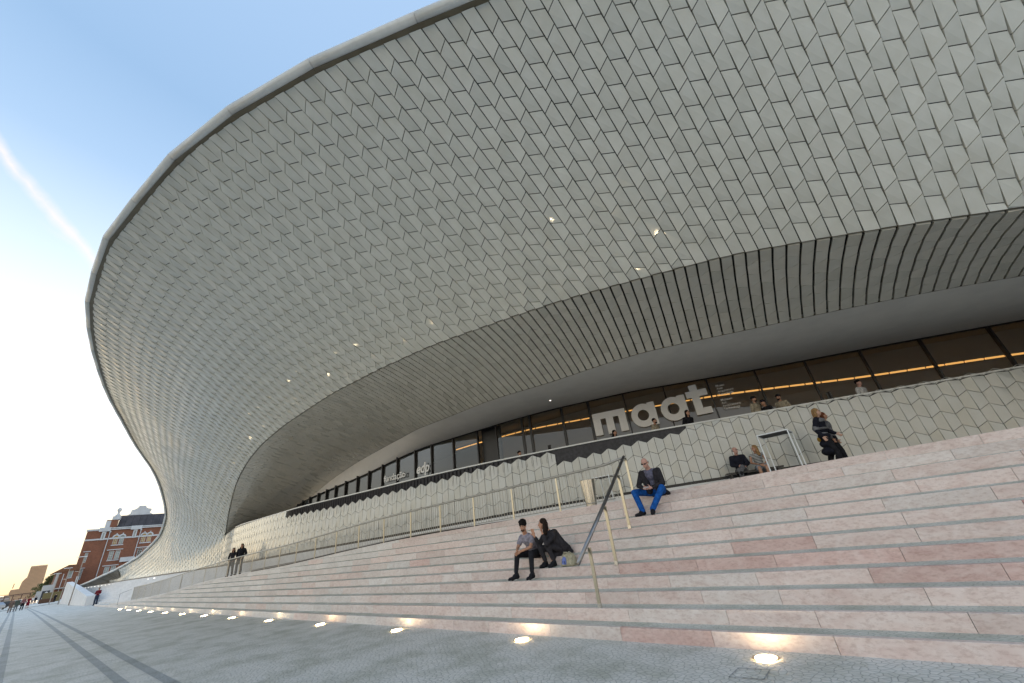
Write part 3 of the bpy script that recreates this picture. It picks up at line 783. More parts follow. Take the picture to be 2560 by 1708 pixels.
mb.build('step_lights', emis('step_glow', (1, .97, .9), .25), st)

gr = mesh_obj('plaza', [(-1500, -9, 0), (200, -9, 0), (200, 300, 0), (-1500, 300, 0)], [(0, 1, 2, 3)], M_COB); tag(gr, kind='structure')
mesh_q = mesh_obj('quay_edge', MB().box((-650, -9.3, -.15), (1700, .6, .5)).v, MB().box((0, 0, 0), (1, 1, 1)).f, M_PALE); tag(mesh_q, kind='structure')
mw, tw, bw = pbsdf('river_water', (.03, .055, .07), .08)
wn = N(tw, 'ShaderNodeTexNoise'); wn.inputs['Scale'].default_value = .9; wn.inputs['Detail'].default_value = 6; gg = N(tw, 'ShaderNodeNewGeometry'); tw.links.new(gg.outputs['Position'], wn.inputs['Vector']); bump(tw, bw, wn.outputs['Fac'], .6, .3)
tag(mesh_obj('river', [(-3000, -2500, -2), (1500, -2500, -2), (1500, -9.6, -2), (-3000, -9.6, -2)], [(0, 1, 2, 3)], mw), kind='structure')
def band(pts, w_, name='paving_band'):
    V = []; Fc = []
    for x, y in pts: V += [(x, y - w_ / 2, .004), (x, y + w_ / 2, .004)]
    for i in range(len(pts) - 1): a = 2 * i; Fc.append((a, a + 2, a + 3, a + 1))
    tag(mesh_obj(name, V, Fc, M_COBD), kind='structure')
band([(-120, 2.7), (-83, 2.52), (-50, 2.22), (-16.2, 1.88), (-11.8, 1.83), (4, 1.7)], .16)
band([(-120, 3.0), (-63, 2.8), (-27, 2.51), (-15.5, 2.35), (-10.3, 2.3), (4, 2.15)], .16)
band([(-130, 1.4), (-83, 1.05), (-24, .45), (-18, .37), (-5, .2)], .16)
band([(-130, 1.0), (-83, .66), (-24, .02), (-10, -.1)], .16)
tag(MB().box((-124, 4.5, .05), (.35, 60, .1)).build('kerb', M_COBD), kind='structure')

mb = MB(); q_ = [(-1.96, 5.33), (-1.94, 5.62), (-1.63, 5.66), (-1.63, 5.36)]
for k in range(4):
    a, b_ = Vector((*q_[k], .006)), Vector((*q_[(k + 1) % 4], .006)); n_ = (b_ - a).normalized().cross(Vector((0, 0, 1))) * .008; mb.quad(a - n_, b_ - n_, b_ + n_, a + n_)
tag(mb.build('access_cover_frame', M_COBD), kind='structure')
# ------------------------------------------------------------------ ground uplights
M_RING = simple('light_ring', (.35, .30, .22), .35, .9)
up0 = None
names_pos = ['nearest the camera', 'second', 'third', 'fourth', 'fifth', 'sixth', 'seventh', 'eighth', 'ninth', 'tenth', 'eleventh', 'twelfth', 'thirteenth', 'fourteenth', 'fifteenth', 'sixteenth']
def disc(name, r0, r1, z, mat, parent, n_=28):
    V = []; Fc = []
    for k in range(n_):
        a = 2 * math.pi * k / n_; V.append((math.cos(a) * r1, math.sin(a) * r1, z))
        if r0: V.append((math.cos(a) * r0, math.sin(a) * r0, z + .001))
    if r0:
        for k in range(n_): a = 2 * k; b_ = 2 * ((k + 1) % n_); Fc.append((a, b_, b_ + 1, a + 1))
    else: Fc = [tuple(range(n_))]
    return mesh_obj(name, V, Fc, mat, parent)
for k in range(13):
    x = -1.74 - 3.755 * k
    e = empty('ground_light', (x, 6.03, 0), cat='light', group='ground lights along the foot of the steps',
              label='round glowing ground light %s along the foot of the steps' % (names_pos[k] if k == 0 else names_pos[k] + ' from the camera'))
    if k == 0:
        g0 = disc('lens', 0, .115, .012, M_LAMP, e); r0_ = disc('ring', .115, .15, .010, M_RING, e)
    else: link('lens', g0.data, e); link('ring', r0_.data, e)
    ld = bpy.data.lights.new('uplight', 'SPOT'); ld.energy = 1.5; ld.color = (1, .80, .50); ld.spot_size = math.radians(75); ld.spot_blend = 1; ld.shadow_soft_size = .08
    lo = bpy.data.objects.new('uplight', ld); COL.objects.link(lo); lo.parent = e; lo.location = (0, 0.02, .03); lo.rotation_euler = Vector((0, -.38, -1)).to_track_quat('Z', 'Y').to_euler()
    lo.rotation_euler = Vector((0, .45, 1)).to_track_quat('-Z', 'Y').to_euler()

#@@PART2@@
# ------------------------------------------------------------------ railing along the landing edge
RX = [-4.85] + [-7.06 - 1.765 * k for k in range(0, 24)]
rail = empty('landing_railing', (0, 0, 0), label='long steel balustrade with thin vertical bars running along the top edge of the steps', cat='railing')
def ep(x, dz=0, dy=.07): return Vector((x, eY(x) + dy, eZ(x) + dz))
for x in RX[1:] + [-49.3]:
    MB().box(tuple(ep(x, .45)), (.05, .018, .92)).build('post', M_BRASS, rail)
pts = [ep(x, .95) for x in np.arange(-49.4, -5.2, .8)] + [Vector((-4.75, 9.92, 3.10))]
MB().tube(pts, .031, 8).build('handrail', M_BAL, rail, True)
MB().tube([ep(x, .07) for x in np.arange(-49.3, -4.9, .8)], .012, 5).build('bottom_rail', M_BAL, rail, True)
bm0 = None; nb = 0; V = []; Fc = []
allx = [x for x in np.arange(-5.2, -49.3, -.118)]
for x in allx:
    p = ep(x, .5); nb += 1
    if nb <= 300:
        if bm0 is None: bm0 = MB().box((0, 0, 0), (.011, .011, .88)).build('baluster', M_BAL, rail); o_ = bm0
        else: o_ = link('baluster', bm0.data, rail)
        o_.location = p
    else:
        mb = MB().box(tuple(p), (.013, .013, .88)); b0 = len(V); V += mb.v; Fc += [tuple(b0 + q for q in f) for f in mb.f]
tag(mesh_obj('far_balusters', V, Fc, M_BAL, rail), kind='stuff')
# end wire post at the far end
ob = MB().tube([(-52.5, 6.5, 0), (-52.5, 6.5, 1.0), (-49.4, 6.75, 1.25)], .02, 6).build('rail_end', M_HANDR, rail)
# handrail climbing the steps
hr = empty('stair_handrail', (0, 0, 0), label='sloping grey tubular handrail on tall flat steel posts climbing the steps', cat='handrail')
MB().tube([(-4.33, 6.36, 1.04), (-4.42, 7.9, 2.03), (-4.55, 9.45, 3.02), (-4.72, 9.85, 3.10), (-4.86, 10.1, 3.12)], .036, 12).build('tube', M_HANDR, hr, True)
for (x, y, z0, z1) in ((-4.28, 6.72, .34, 1.25), (-4.38, 7.74, .86, 1.92), (-4.46, 8.78, 1.44, 2.57), (-4.82, 10.12, 2.2, 3.1)):
    MB().box((x, y, (z0 + z1) / 2), (.062, .02, z1 - z0)).build('post', M_BRASS, hr)
    MB().box((x, y, z0 + .03), (.075, .035, .07)).build('foot_sleeve', M_STEEL, hr)
# ------------------------------------------------------------------ bin, tables, bench
bn = empty('litter_bin', (-6.42, 10.62, 2.06), label='tapered steel litter bin standing behind the balustrade', cat='bin')
def lathe(name, prof, mat, parent, n_=28, smooth=True):
    V = []; Fc = []
    for r_, z_ in prof:
        for k in range(n_): a = 2 * math.pi * k / n_; V.append((r_ * math.cos(a), r_ * math.sin(a), z_))
    for j in range(len(prof) - 1):
        for k in range(n_): Fc.append((j * n_ + k, j * n_ + (k + 1) % n_, (j + 1) * n_ + (k + 1) % n_, (j + 1) * n_ + k))
    Fc.append(tuple(range(n_ - 1, -1, -1)))
    return mesh_obj(name, V, Fc, mat, parent, smooth)
lathe('bin_body', [(.155, 0), (.155, .02), (.225, .72), (.225, .74)], M_STEEL, bn)
lathe('bin_liner', [(.14, .1), (.205, .70), (.205, .735)], M_BLACK, bn)
lathe('bin_rim', [(.226, .735), (.232, .74), (.232, .755), (.20, .755), (.20, .735)], M_STEEL, bn)
def bar_table(x0, x1, y0, y1, zt, zb, label):
    cx, cy = (x0 + x1) / 2, (y0 + y1) / 2; e = empty('bar_table', (cx, cy, zb), label=label, cat='table', group='tall white framed bar tables')
    a, b_ = (x1 - x0) / 2, (y1 - y0) / 2; h = zt - zb; s_ = .028
    for sx, sy in ((-1, -1), (1, -1), (1, 1), (-1, 1)): MB().box((sx * (a - s_ / 2), sy * (b_ - s_ / 2), (h - s_) / 2), (s_, s_, h - s_)).build('leg', M_WHITEP, e)
    mb = MB()
    for sy in (-1, 1): mb.box((0, sy * (b_ - s_ / 2), h - s_ / 2), (2 * a, s_, s_))
    for sx in (-1, 1): mb.box((sx * (a - s_ / 2), 0, h - s_ / 2), (s_, 2 * b_ - 2 * s_, s_))
    mb.build('top_frame', M_WHITEP, e)
    MB().box((0, 0, h - .012), (2 * a - 2 * s_, 2 * b_ - 2 * s_, .016)).build('table_top', M_TTOP, e)
bar_table(-2.02, -1.27, 12.42, 13.25, 3.25, 2.17, 'white framed bar table right of the seated pair at the top of the steps')
bar_table(-7.72, -6.98, 13.05, 13.75, 3.12, 2.04, 'white framed bar table behind the balustrade, right of the steel litter bin')
be = empty('bench', (-2.95, 15.35, 2.2), label='low black bench at the foot of the tiled wall under the seated pair', cat='bench')
MB().box((0, 0, .38), (1.7, .4, .05), .37).build('seat', M_BLACK, be)
for s_ in (-1, 1): MB().box((s_ * .7 * math.cos(.37), s_ * .7 * math.sin(.37), .178), (.06, .36, .355), .37).build('leg', M_BLACK, be)

# ------------------------------------------------------------------ people
def cone_geo(a, b, ra, rb, n_=12):
    a, b = Vector(a), Vector(b); d = b - a; L = max(d.length, 1e-4); d.normalize()
    up = Vector((0, 0, 1)) if abs(d.z) < .9 else Vector((1, 0, 0)); u = d.cross(up).normalized(); v = u.cross(d)
    V = []; Fc = []
    prof = [(ra * math.sin(t_), -ra * math.cos(t_)) for t_ in (.35, .8, 1.25)] + [(ra, 0), (rb, L)] + [(rb * math.cos(t_), L + rb * math.sin(t_)) for t_ in (.35, .8, 1.25)]
    for r_, h in prof:
        for k in range(n_): t_ = 2 * math.pi * k / n_; V.append(a + d * h + (u * math.cos(t_) + v * math.sin(t_)) * r_)
    for j in range(len(prof) - 1):
        for k in range(n_): Fc.append((j * n_ + k, j * n_ + (k + 1) % n_, (j + 1) * n_ + (k + 1) % n_, (j + 1) * n_ + k))
    m_ = len(prof) - 1
    Fc.append(tuple(range(n_ - 1, -1, -1))); Fc.append(tuple(m_ * n_ + k for k in range(n_)))
    return V, Fc
def ell_geo(c, r, M=None, n_=14, m_=9):
    V = []; Fc = []; c = Vector(c)
    for j in range(1, m_):
        t_ = math.pi * j / m_
        for k in range(n_):
            p = 2 * math.pi * k / n_; q = Vector((r[0] * math.sin(t_) * math.cos(p), r[1] * math.sin(t_) * math.sin(p), r[2] * math.cos(t_)))
            V.append(c + (M @ q if M else q))
    for j in range(m_ - 2):
        for k in range(n_): Fc.append((j * n_ + k, (j + 1) * n_ + k, (j + 1) * n_ + (k + 1) % n_, j * n_ + (k + 1) % n_))
    Fc.append(tuple(range(n_))); Fc.append(tuple((m_ - 2) * n_ + k for k in range(n_ - 1, -1, -1)))
    return V, Fc
class Blob:
    def __init__(s): s.g = []
    def c(s, a, b, ra, rb=None): s.g.append(cone_geo(a, b, ra, ra if rb is None else rb)); return s
    def e(s, c, r, M=None): s.g.append(ell_geo(c, r, M)); return s
    def build(s, name, mat, parent, vox, smooth=3):
        V = []; Fc = []
        for v, f in s.g: b0 = len(V); V += v; Fc += [tuple(b0 + q for q in ff) for ff in f]
        o_ = mesh_obj('tmp', V, Fc, None)
        md = o_.modifiers.new('r', 'REMESH'); md.mode = 'VOXEL'; md.voxel_size = vox
        if smooth: ms = o_.modifiers.new('s', 'SMOOTH'); ms.factor = .5; ms.iterations = smooth
        dg = bpy.context.evaluated_depsgraph_get(); me = bpy.data.meshes.new_from_object(o_.evaluated_get(dg))
        old = o_.data; bpy.data.objects.remove(o_); bpy.data.meshes.remove(old)
        me.materials.clear(); me.materials.append(mat); me.name = name
        for p in me.polygons: p.use_smooth = True
        return link(name, me, parent)
def cloth(name, c, rough=.9):
    if name in MATS: return MATS[name]
    m = simple(name, c, rough, var=.28, scale=17, bmp=.6); m.node_tree.nodes['Principled BSDF'].inputs['Specular IOR Level'].default_value = .2
    return m
def skinm(name, c):
    if name in MATS: return MATS[name]
    return simple(name, c, .5, var=.06, scale=25)
SK1 = skinm('skin_tan', (.42, .22, .14)); SK2 = skinm('skin_light', (.55, .33, .24)); SK3 = skinm('skin_pink', (.52, .29, .23))
HD = cloth('hair_dark', (.010, .007, .006), .9); HB = cloth('hair_blond', (.30, .18, .08), .75); HBR = cloth('hair_brown', (.022, .013, .009), .85); HG = cloth('hair_grey', (.3, .28, .27), .6)
C_BLACK = cloth('cloth_black', (.016, .016, .020)); C_BLUE = cloth('cloth_blue', (.010, .085, .33)); C_GREYT = cloth('cloth_grey_tee', (.27, .25, .29)); C_CHAR = cloth('cloth_charcoal', (.028, .026, .030))
C_WHITE = cloth('cloth_white', (.6, .6, .6)); C_NAVY = cloth('cloth_navy', (.014, .015, .024)); C_GREYP = cloth('cloth_grey', (.14, .14, .15)); C_BEIGE = cloth('cloth_beige', (.36, .31, .23)); C_RED = cloth('cloth_red', (.16, .012, .022)); C_GREYM = cloth('cloth_midgrey', (.18, .18, .19)); C_SOLE = cloth('sole_white', (.55, .53, .5)); C_GREEN = cloth('cloth_green_grey', (.08, .09, .075)); C_DPINK = cloth('cloth_dusky_pink', (.22, .10, .10)); C_STRIPE = cloth('cloth_stripe', (.5, .5, .48))
DARKM = simple('glasses_black', (.01, .01, .01), .15)
def hand(bl, w, tip, thumb_side, r_=.0095, curl=0.0, palm=None, spread=.5):
    """w wrist, tip direction vector, thumb_side vector, palm normal"""
    w = Vector(w); d = Vector(tip).normalized(); ts = Vector(thumb_side); ts = (ts - d * ts.dot(d)).normalized(); pn = d.cross(ts)
    if palm is not None and pn.dot(Vector(palm)) < 0: pn = -pn
    M = Matrix((ts, d, pn)).transposed()
    bl.e(w + d * .05, (.040, .052, .016), M)
    for k, (o_, L) in enumerate(((.028, .072), (.010, .080), (-.009, .074), (-.027, .058))):
        a = w + d * .085 + ts * o_; f1 = (d + ts * o_ * 8 * spread + pn * curl * .5).normalized(); m_ = a + f1 * L * .5
        f2 = (f1 + pn * curl * 1.2).normalized(); bl.c(a, m_, r_, r_ * .95); bl.c(m_, m_ + f2 * L * .5, r_ * .95, r_ * .75)
    a = w + d * .03 + ts * .034; m_ = a + (ts * .8 + d * .7).normalized() * .035; bl.c(a, m_, r_ * 1.25, r_ * 1.1); bl.c(m_, m_ + (ts * .35 + d + pn * curl * .6).normalized() * .03, r_ * 1.1, r_ * .85)
def person(J, label, skin, hair=('short', HD), top=(C_WHITE, 'long'), bottom=(C_CHAR, 'trousers'), shoes=C_BLACK, jacket=None, vox=.016, group=None, fem=False, face=(0, -1, 0), loc=(0, 0, 0), rz=0, scale=1.0, beard=None, glasses=False, cap=None, hands=None, fine=False, sole=False, head_r=1.0):
    """J joints (local). returns the body object (top level)"""
    j = {k: Vector(v) for k, v in J.items()}
    f = Vector(face).normalized(); up = Vector((0, 0, 1)); rt = f.cross(up).normalized(); up2 = rt.cross(f).normalized()   # rt: person's left? kept symmetric
    HM = Matrix((rt, f, up2)).transposed()
    H = lambda x, y, z: j['head'] + HM @ Vector((x, y, z)) * head_r
    q = .9 if fem else 1.0
    b = Blob()
    b.e(j['head'] + HM @ Vector((0, -.012, .03)), (.074, .092, .088), HM); b.e(H(0, .02, -.035), (.058, .066, .075), HM)     # skull, jaw
    b.c(H(0, .083, .012), H(0, .102, -.022), .009, .014); b.e(H(.076, -.005, -.01), (.010, .020, .031), HM); b.e(H(-.076, -.005, -.01), (.010, .020, .031), HM)
    b.e(H(0, .078, -.062), (.024, .012, .009), HM)
    b.c(j['neck'], j['head'] + (j['neck'] - j['head']) * .2, .056 * q, .052 * q)
    hipc = (j['hipR'] + j['hipL']) / 2
    b.e(hipc + Vector((0, 0, .02)), (.155 * (1.0 if not fem else 1.05), .105, .11)); waist = hipc.lerp(j['neck'], .42); chest = hipc.lerp(j['neck'], .74)
    sd = (j['shL'] - j['shR']).normalized()
    TM = Matrix((sd, (j['neck'] - hipc).normalized().cross(sd).normalized(), (j['neck'] - hipc).normalized())).transposed()
    b.e(waist, (.125 * q, .095, .17), TM); b.e(chest, (.155 * q, .108, .17), TM); b.c(j['shR'], j['shL'], .052 * q, .052 * q); b.c(chest, j['neck'], .07, .055)
    for s in 'RL':
        b.c(j['sh' + s], j['el' + s], .050 * q, .040 * q); b.c(j['el' + s], j['wr' + s], .039 * q, .026 * q)
        b.c(j['hip' + s], j['kn' + s], .085, .056); b.c(j['kn' + s], j['kn' + s].lerp(j['an' + s], .35), .055, .055); b.c(j['kn' + s].lerp(j['an' + s], .3), j['an' + s], .054, .036)
        b.c(j['an' + s] + Vector((0, 0, -.02)), j['toe' + s], .036, .026)
        hd = (hands or {}).get(s)
        d = (j['wr' + s] - j['el' + s]).normalized()
        if hd: hand(b, j['wr' + s], hd[0], hd[1], .0095 if fine else .0115, hd[2] if len(hd) > 2 else .3, hd[3] if len(hd) > 3 else None)
        else: hand(b, j['wr' + s], d, f, .0095 if fine else .0115, .35)
    root = b.build('person', skin, None, .0085 if fine else min(vox, .0125) if vox < .02 else vox, 2)
    tag(root, label, 'person', group)
    kv = vox
    if top:
        m_, ty = top; g = Blob(); th = .012
        g.e(waist, (.137 * q + th, .108 + th, .17), TM); g.e(chest, (.166 * q + th, .118 + th, .165), TM); g.e(hipc + Vector((0, 0, .03)), (.16 + th, .115 + th, .11)); g.c(j['shR'], j['shL'], .055 * q + th, .055 * q + th)
        for s in 'RL':
            if ty == 'long': g.c(j['sh' + s], j['el' + s], .054 + th, .046 + th); g.c(j['el' + s], j['wr' + s].lerp(j['el' + s], .08), .045 + th, .032 + th)
            elif ty == 'tee': g.c(j['sh' + s], j['sh' + s].lerp(j['el' + s], .55), .055 + th, .053 + th)
            elif ty == 'vest': g.c(j['sh' + s], j['sh' + s].lerp(j['el' + s], .05), .05 + th, .05)
        g.build('shirt', m_, root, kv)
    if jacket:
        m_, ln = jacket; g = Blob(); th = .030
        g.e(chest + f * -.012, (.168 * q + th, .122 + th, .17), TM); g.e(waist + f * -.012, (.145 * q + th, .118 + th, .18), TM)
        g.c(j['shR'], j['shL'], .056 * q + th * .8, .056 * q + th * .8)
        dn = (hipc - chest).normalized()
        for k in range(3):
            g.e(hipc + dn * (ln * k / 2) + f * -.01, (.165 + th + ln * .08 * k, .125 + th + ln * .05 * k, .12))
        for s in 'RL': g.c(j['sh' + s], j['el' + s], .058 + th * .6, .052 + th * .6); g.c(j['el' + s], j['wr' + s].lerp(j['el' + s], .1), .050 + th * .6, .038 + th * .5)
        g.build('jacket', m_, root, kv)
    if bottom:
        m_, ty = bottom; g = Blob(); th = .014
        g.e(hipc + Vector((0, 0, .01)), (.165 + th, .118 + th, .115))
        for s in 'RL':
            if ty == 'trousers': g.c(j['hip' + s], j['kn' + s], .090 + th, .064 + th); g.c(j['kn' + s], j['an' + s] + Vector((0, 0, .015)), .062 + th, .050 + th)
            elif ty == 'slim': g.c(j['hip' + s], j['kn' + s], .088 + th * .6, .059 + th * .6); g.c(j['kn' + s], j['an' + s] + Vector((0, 0, .06)), .058 + th * .6, .042 + th * .6)
            elif ty == 'skirt': g.c(j['hip' + s], j['kn' + s].lerp(j['hip' + s], .15), .095 + th, .085 + th)
        g.build('trousers' if ty != 'skirt' else 'skirt', m_, root, kv)
    if shoes:
        for s in 'RL':
            g = Blob(); an, to = j['an' + s], j['toe' + s]; d = to - an; d.z = 0; d.normalize()
            g.c(an + Vector((0, 0, .0)) - d * .01, an + Vector((0, 0, -.03)) + d * .05, .052, .052); g.c(an + Vector((0, 0, -.04)) - d * .03, to + Vector((0, 0, .004)), .044, .038); g.c(to - d * .06, to + d * .01, .044, .034)
            sh_ = g.build('shoe', shoes, root, max(.010, kv * .7))
            if sole: s2 = Blob().c(an + Vector((0, 0, -.072)) - d * .03, to + Vector((0, 0, -.018)), .033, .033); s2.g = [([Vector((v.x, v.y, min(v.z, to.z - .010))) for v in gg[0]], gg[1]) for gg in s2.g]; s2.build('sole', C_SOLE, sh_, .010)
    ht, hm = hair
    if ht:
        g = Blob()
        if ht == 'short': g.e(H(0, -.022, .048), (.082, .096, .086), HM)
        if ht == 'curly':
            g.e(H(0, -.022, .06), (.096, .106, .094), HM)
            for k in range(46):
                a = random.uniform(0, 6.28); t_ = random.uniform(0, 1.1); g.e(H(.098 * math.sin(t_) * math.cos(a), -.015 + .102 * math.sin(t_) * math.sin(a), .062 + .096 * math.cos(t_)), (.021, .021, .021))
        if ht in ('long', 'bob'):
            g.e(H(0, -.028, .045), (.088, .098, .092), HM); L = .20 if ht == 'long' else .10
            for s in (-1, 1): g.c(H(.066 * s, -.035, .0), H(.085 * s, -.045, -L), .040, .046); 
            g.c(H(0, -.07, 0), H(0, -.075, -L - .02), .07, .062)
        if ht == 'fringe': g.e(H(.066, -.04, .0), (.018, .045, .035), HM); g.e(H(-.066, -.04, .0), (.018, .045, .035), HM); g.e(H(0, -.09, .0), (.05, .02, .035), HM)
        g.build('hair', hm, root, min(kv, .014), 1)
    if beard: Blob().e(H(0, .045, -.075), (.052, .048, .036), HM).build('beard', beard, root, .010, 1)
    if cap: Blob().e(H(0, -.012, .062), (.09, .104, .072), HM).c(H(-.04, .10, .055), H(.04, .10, .055), .022, .022).build('cap', cap, root, .012, 1)
    if glasses:
        g = Blob()
        for s in (-1, 1): g.e(H(.032 * s, .086, .012), (.026, .010, .018), HM); g.c(H(.055 * s, .082, .015), H(.078 * s, .0, .012), .005)
        g.c(H(-.02, .094, .016), H(.02, .094, .016), .006); g.build('sunglasses', DARKM, root, .006, 0)
    elif vox < .02:
        for s in (-1, 1): ee = Blob().e(H(.029 * s, .0815, .014), (.011, .007, .007), HM); v_, f_ = ee.g[0]; mesh_obj('eye', v_, f_, DARKM, root, True); v_, f_ = ell_geo(H(.031 * s, .083, .034), (.019, .006, .005), HM); mesh_obj('eyebrow', v_, f_, hm if hm else HG, root, True)
    root.location = loc; root.rotation_euler = (0, 0, rz); root.scale = (scale,) * 3
    return root
# the man in blue trousers
Jb = dict(head=(-4.085, 9.57, 2.80), neck=(-4.085, 9.70, 2.665), shR=(-4.30, 9.72, 2.60), shL=(-3.87, 9.72, 2.60), elR=(-4.40, 9.62, 2.32), elL=(-3.78, 9.60, 2.29), wrR=(-4.17, 9.37, 2.225), wrL=(-3.98, 9.36, 2.215),
          hipR=(-4.19, 9.93, 2.15), hipL=(-3.99, 9.93, 2.15), knR=(-4.50, 9.50, 2.18), knL=(-3.79, 9.48, 2.19), anR=(-4.31, 9.30, 1.75), anL=(-4.05, 9.28, 1.75), toeR=(-4.42, 9.17, 1.675), toeL=(-4.03, 9.15, 1.675))
pb_ = person(Jb, 'bald man in black blazer, blue trousers and sunglasses sitting on the steps with a phone', SK3, ('fringe', HG), (cloth('cloth_slate', (.12, .12, .17)), 'tee'), (C_BLUE, 'trousers'), C_BLACK, None, .012, face=(.02, -.90, -.42), glasses=True, fine=True, head_r=1.1,
       hands=dict(R=((.75, -.55, .05), (0, -.2, 1), .6), L=((-.75, -.55, .05), (0, -.2, 1), .6)))
# open blazer: two fronts, back and sleeves
g = Blob(); th = .03
for s, sx in (('R', -1), ('L', 1)):
    sh_, el_, wr_ = Vector(Jb['sh' + s]), Vector(Jb['el' + s]), Vector(Jb['wr' + s])
    g.c(sh_, el_, .072, .062); g.c(el_, wr_.lerp(el_, .12), .060, .045)
    g.c(sh_ + Vector((-sx * .05, -.03, -.02)), Vector((-4.09 + sx * .125, 9.74, 2.18)), .075, .085)
    g.c(Vector((-4.09 + sx * .07, 9.80, 2.52)), Vector((-4.09 + sx * .10, 9.94, 2.12)), .09, .10)
g.c((-3.93, 9.95, 2.14), (-3.86, 9.98, 2.07), .06, .05)
g.build('blazer', C_CHAR, pb_, .012)
ph_ = MB().box((0, 0, 0), (.13, .068, .010)).build('phone', simple('phone_case', (.5, .5, .52), .25)); ph_.location = (-4.075, 9.27, 2.235); ph_.rotation_euler = (.35, 0, 0)
tag(ph_, 'slim silver phone held by the bald man in blue trousers', 'phone')
# the couple
Jm = dict(head=(-6.76, 7.86, 1.76), neck=(-6.80, 7.96, 1.585), shR=(-6.98, 8.02, 1.53), shL=(-6.61, 8.00, 1.52), elR=(-7.0, 7.86, 1.31), elL=(-6.56, 7.82, 1.31), wrR=(-6.82, 7.62, 1.27), wrL=(-6.72, 7.62, 1.25),
          hipR=(-6.86, 8.22, 1.16), hipL=(-6.66, 8.22, 1.16), knR=(-6.93, 7.74, 1.18), knL=(-6.50, 7.74, 1.18), anR=(-6.89, 7.60, .79), anL=(-6.42, 7.60, .79), toeR=(-6.97, 7.45, .718), toeL=(-6.42, 7.43, .718))
person(Jm, 'young man with dark curly hair, grey t-shirt and black jeans sitting beside a woman', SK1, ('curly', HD), (C_GREYT, 'tee'), (C_BLACK, 'slim'), C_BLACK, None, .012, face=(.35, -.93, -.10), fine=True, sole=True, beard=cloth('stubble', (.10, .055, .04)),
       hands=dict(R=((.55, -.6, -.35), (.3, .1, 1), .7), L=((-.6, -.55, -.35), (-.2, .1, 1), .7)))
Jw = dict(head=(-6.27, 8.0, 1.755), neck=(-6.19, 8.08, 1.60), shR=(-6.32, 8.10, 1.53), shL=(-6.02, 8.14, 1.53), elR=(-6.38, 7.92, 1.33), elL=(-6.10, 7.84, 1.33), wrR=(-6.39, 7.80, 1.53), wrL=(-6.17, 7.83, 1.57),
          hipR=(-6.10, 8.32, 1.17), hipL=(-5.92, 8.32, 1.17), knR=(-6.37, 7.93, 1.27), knL=(-6.15, 7.92, 1.29), anR=(-6.27, 7.93, .96), anL=(-6.03, 7.93, .96), toeR=(-6.31, 7.80, .90), toeL=(-6.07, 7.80, .90))
pw = person(Jw, 'woman with long dark hair and dark coat gesturing with raised hands beside the curly-haired man', SK1, ('long', HBR), (C_WHITE, 'vest'), (C_CHAR, 'slim'), C_BLACK, None, .012, face=(-.75, -.66, 0), fine=True, fem=True, head_r=.96,
       hands=dict(R=((-.15, -.2, 1), (-.8, -.5, .2), .1), L=((-.25, .1, 1), (.2, -.9, .1), .35)))
g = Blob()
for s, sx in (('R', -1), ('L', 1)):
    sh_, el_, wr_ = Vector(Jw['sh' + s]), Vector(Jw['el' + s]), Vector(Jw['wr' + s])
    g.c(sh_, el_, .066, .058); g.c(el_, wr_.lerp(el_, .25), .055, .043)
    g.c(sh_ + Vector((-sx * .03, .01, 0)), Vector((-6.02 + sx * .12, 8.24, 1.22)), .078, .095)
g.c((-6.17, 8.10, 1.50), (-6.0, 8.30, 1.2), .125, .165); g.c((-6.05, 8.12, 1.53), (-6.08, 8.16, 1.42), .10, .12); g.c((-6.30, 8.10, 1.52), (-6.22, 8.14, 1.40), .085, .09); g.c((-5.92, 8.36, 1.16), (-5.84, 8.36, 1.12), .12, .07); g.c((-6.05, 8.3, 1.15), (-6.12, 8.1, 1.08), .12, .07)
g.build('coat', C_CHAR, pw, .012)
# canvas bag
bg_ = empty('tote_bag', (-5.62, 7.93, .868), label='beige canvas bag with a blue printed jacket picture on the step beside the woman', cat='bag')
bm = bmesh.new(); bmesh.ops.create_cube(bm, size=1)
bmesh.ops.subdivide_edges(bm, edges=bm.edges, cuts=4, use_grid_fill=True)
for v in bm.verts:
    t_ = v.co.z + .5; w_ = 1 - .25 * t_; v.co.x *= .34 * w_ ; v.co.y *= .16 * (1 - .55 * t_ ** 2); v.co.z = t_ * .24 + .006
    v.co.x += .012 * math.sin(v.co.z * 40 + v.co.y * 30); v.co.y += .010 * math.sin(v.co.x * 28 + v.co.z * 22)
me = bpy.data.meshes.new('bag_body'); bm.to_mesh(me); bm.free(); C_CANV = cloth('canvas', (.36, .33, .24)); me.materials.append(C_CANV)
for p in me.polygons: p.use_smooth = True
link('bag_body', me, bg_)
MB().tube([(-.08, -.03, .23), (-.05, -.07, .275), (.03, -.08, .27), (.10, -.03, .22)], .012, 6).build('handle', C_CANV, bg_, True)
MB().tube([(-.06, .03, .23), (0, .05, .27), (.09, .03, .23)], .012, 6).build('handle', C_CANV, bg_, True)
def yb(x, z): return -.08 * (1 - .55 * (z / .24) ** 2) + .010 * math.sin(x * 28 + z * 22) - .006
pr = lambda name, P_, m_, dy=0: mesh_obj(name, [(x, yb(x, z) - dy, z) for x, z in P_], [tuple(range(len(P_)))], m_, bg_)
pr('print', [(-.13, .05), (-.02, .04), (-.02, .16), (-.06, .19), (-.10, .19), (-.13, .14)], cloth('print_blue', (.14, .18, .42)), .004)
pr('print', [(-.092, .188), (-.065, .188), (-.078, .165)], C_WHITE, .006)
pr('print', [(-.084, .165), (-.072, .165), (-.045, .06), (-.055, .05)], C_BLACK, .006)

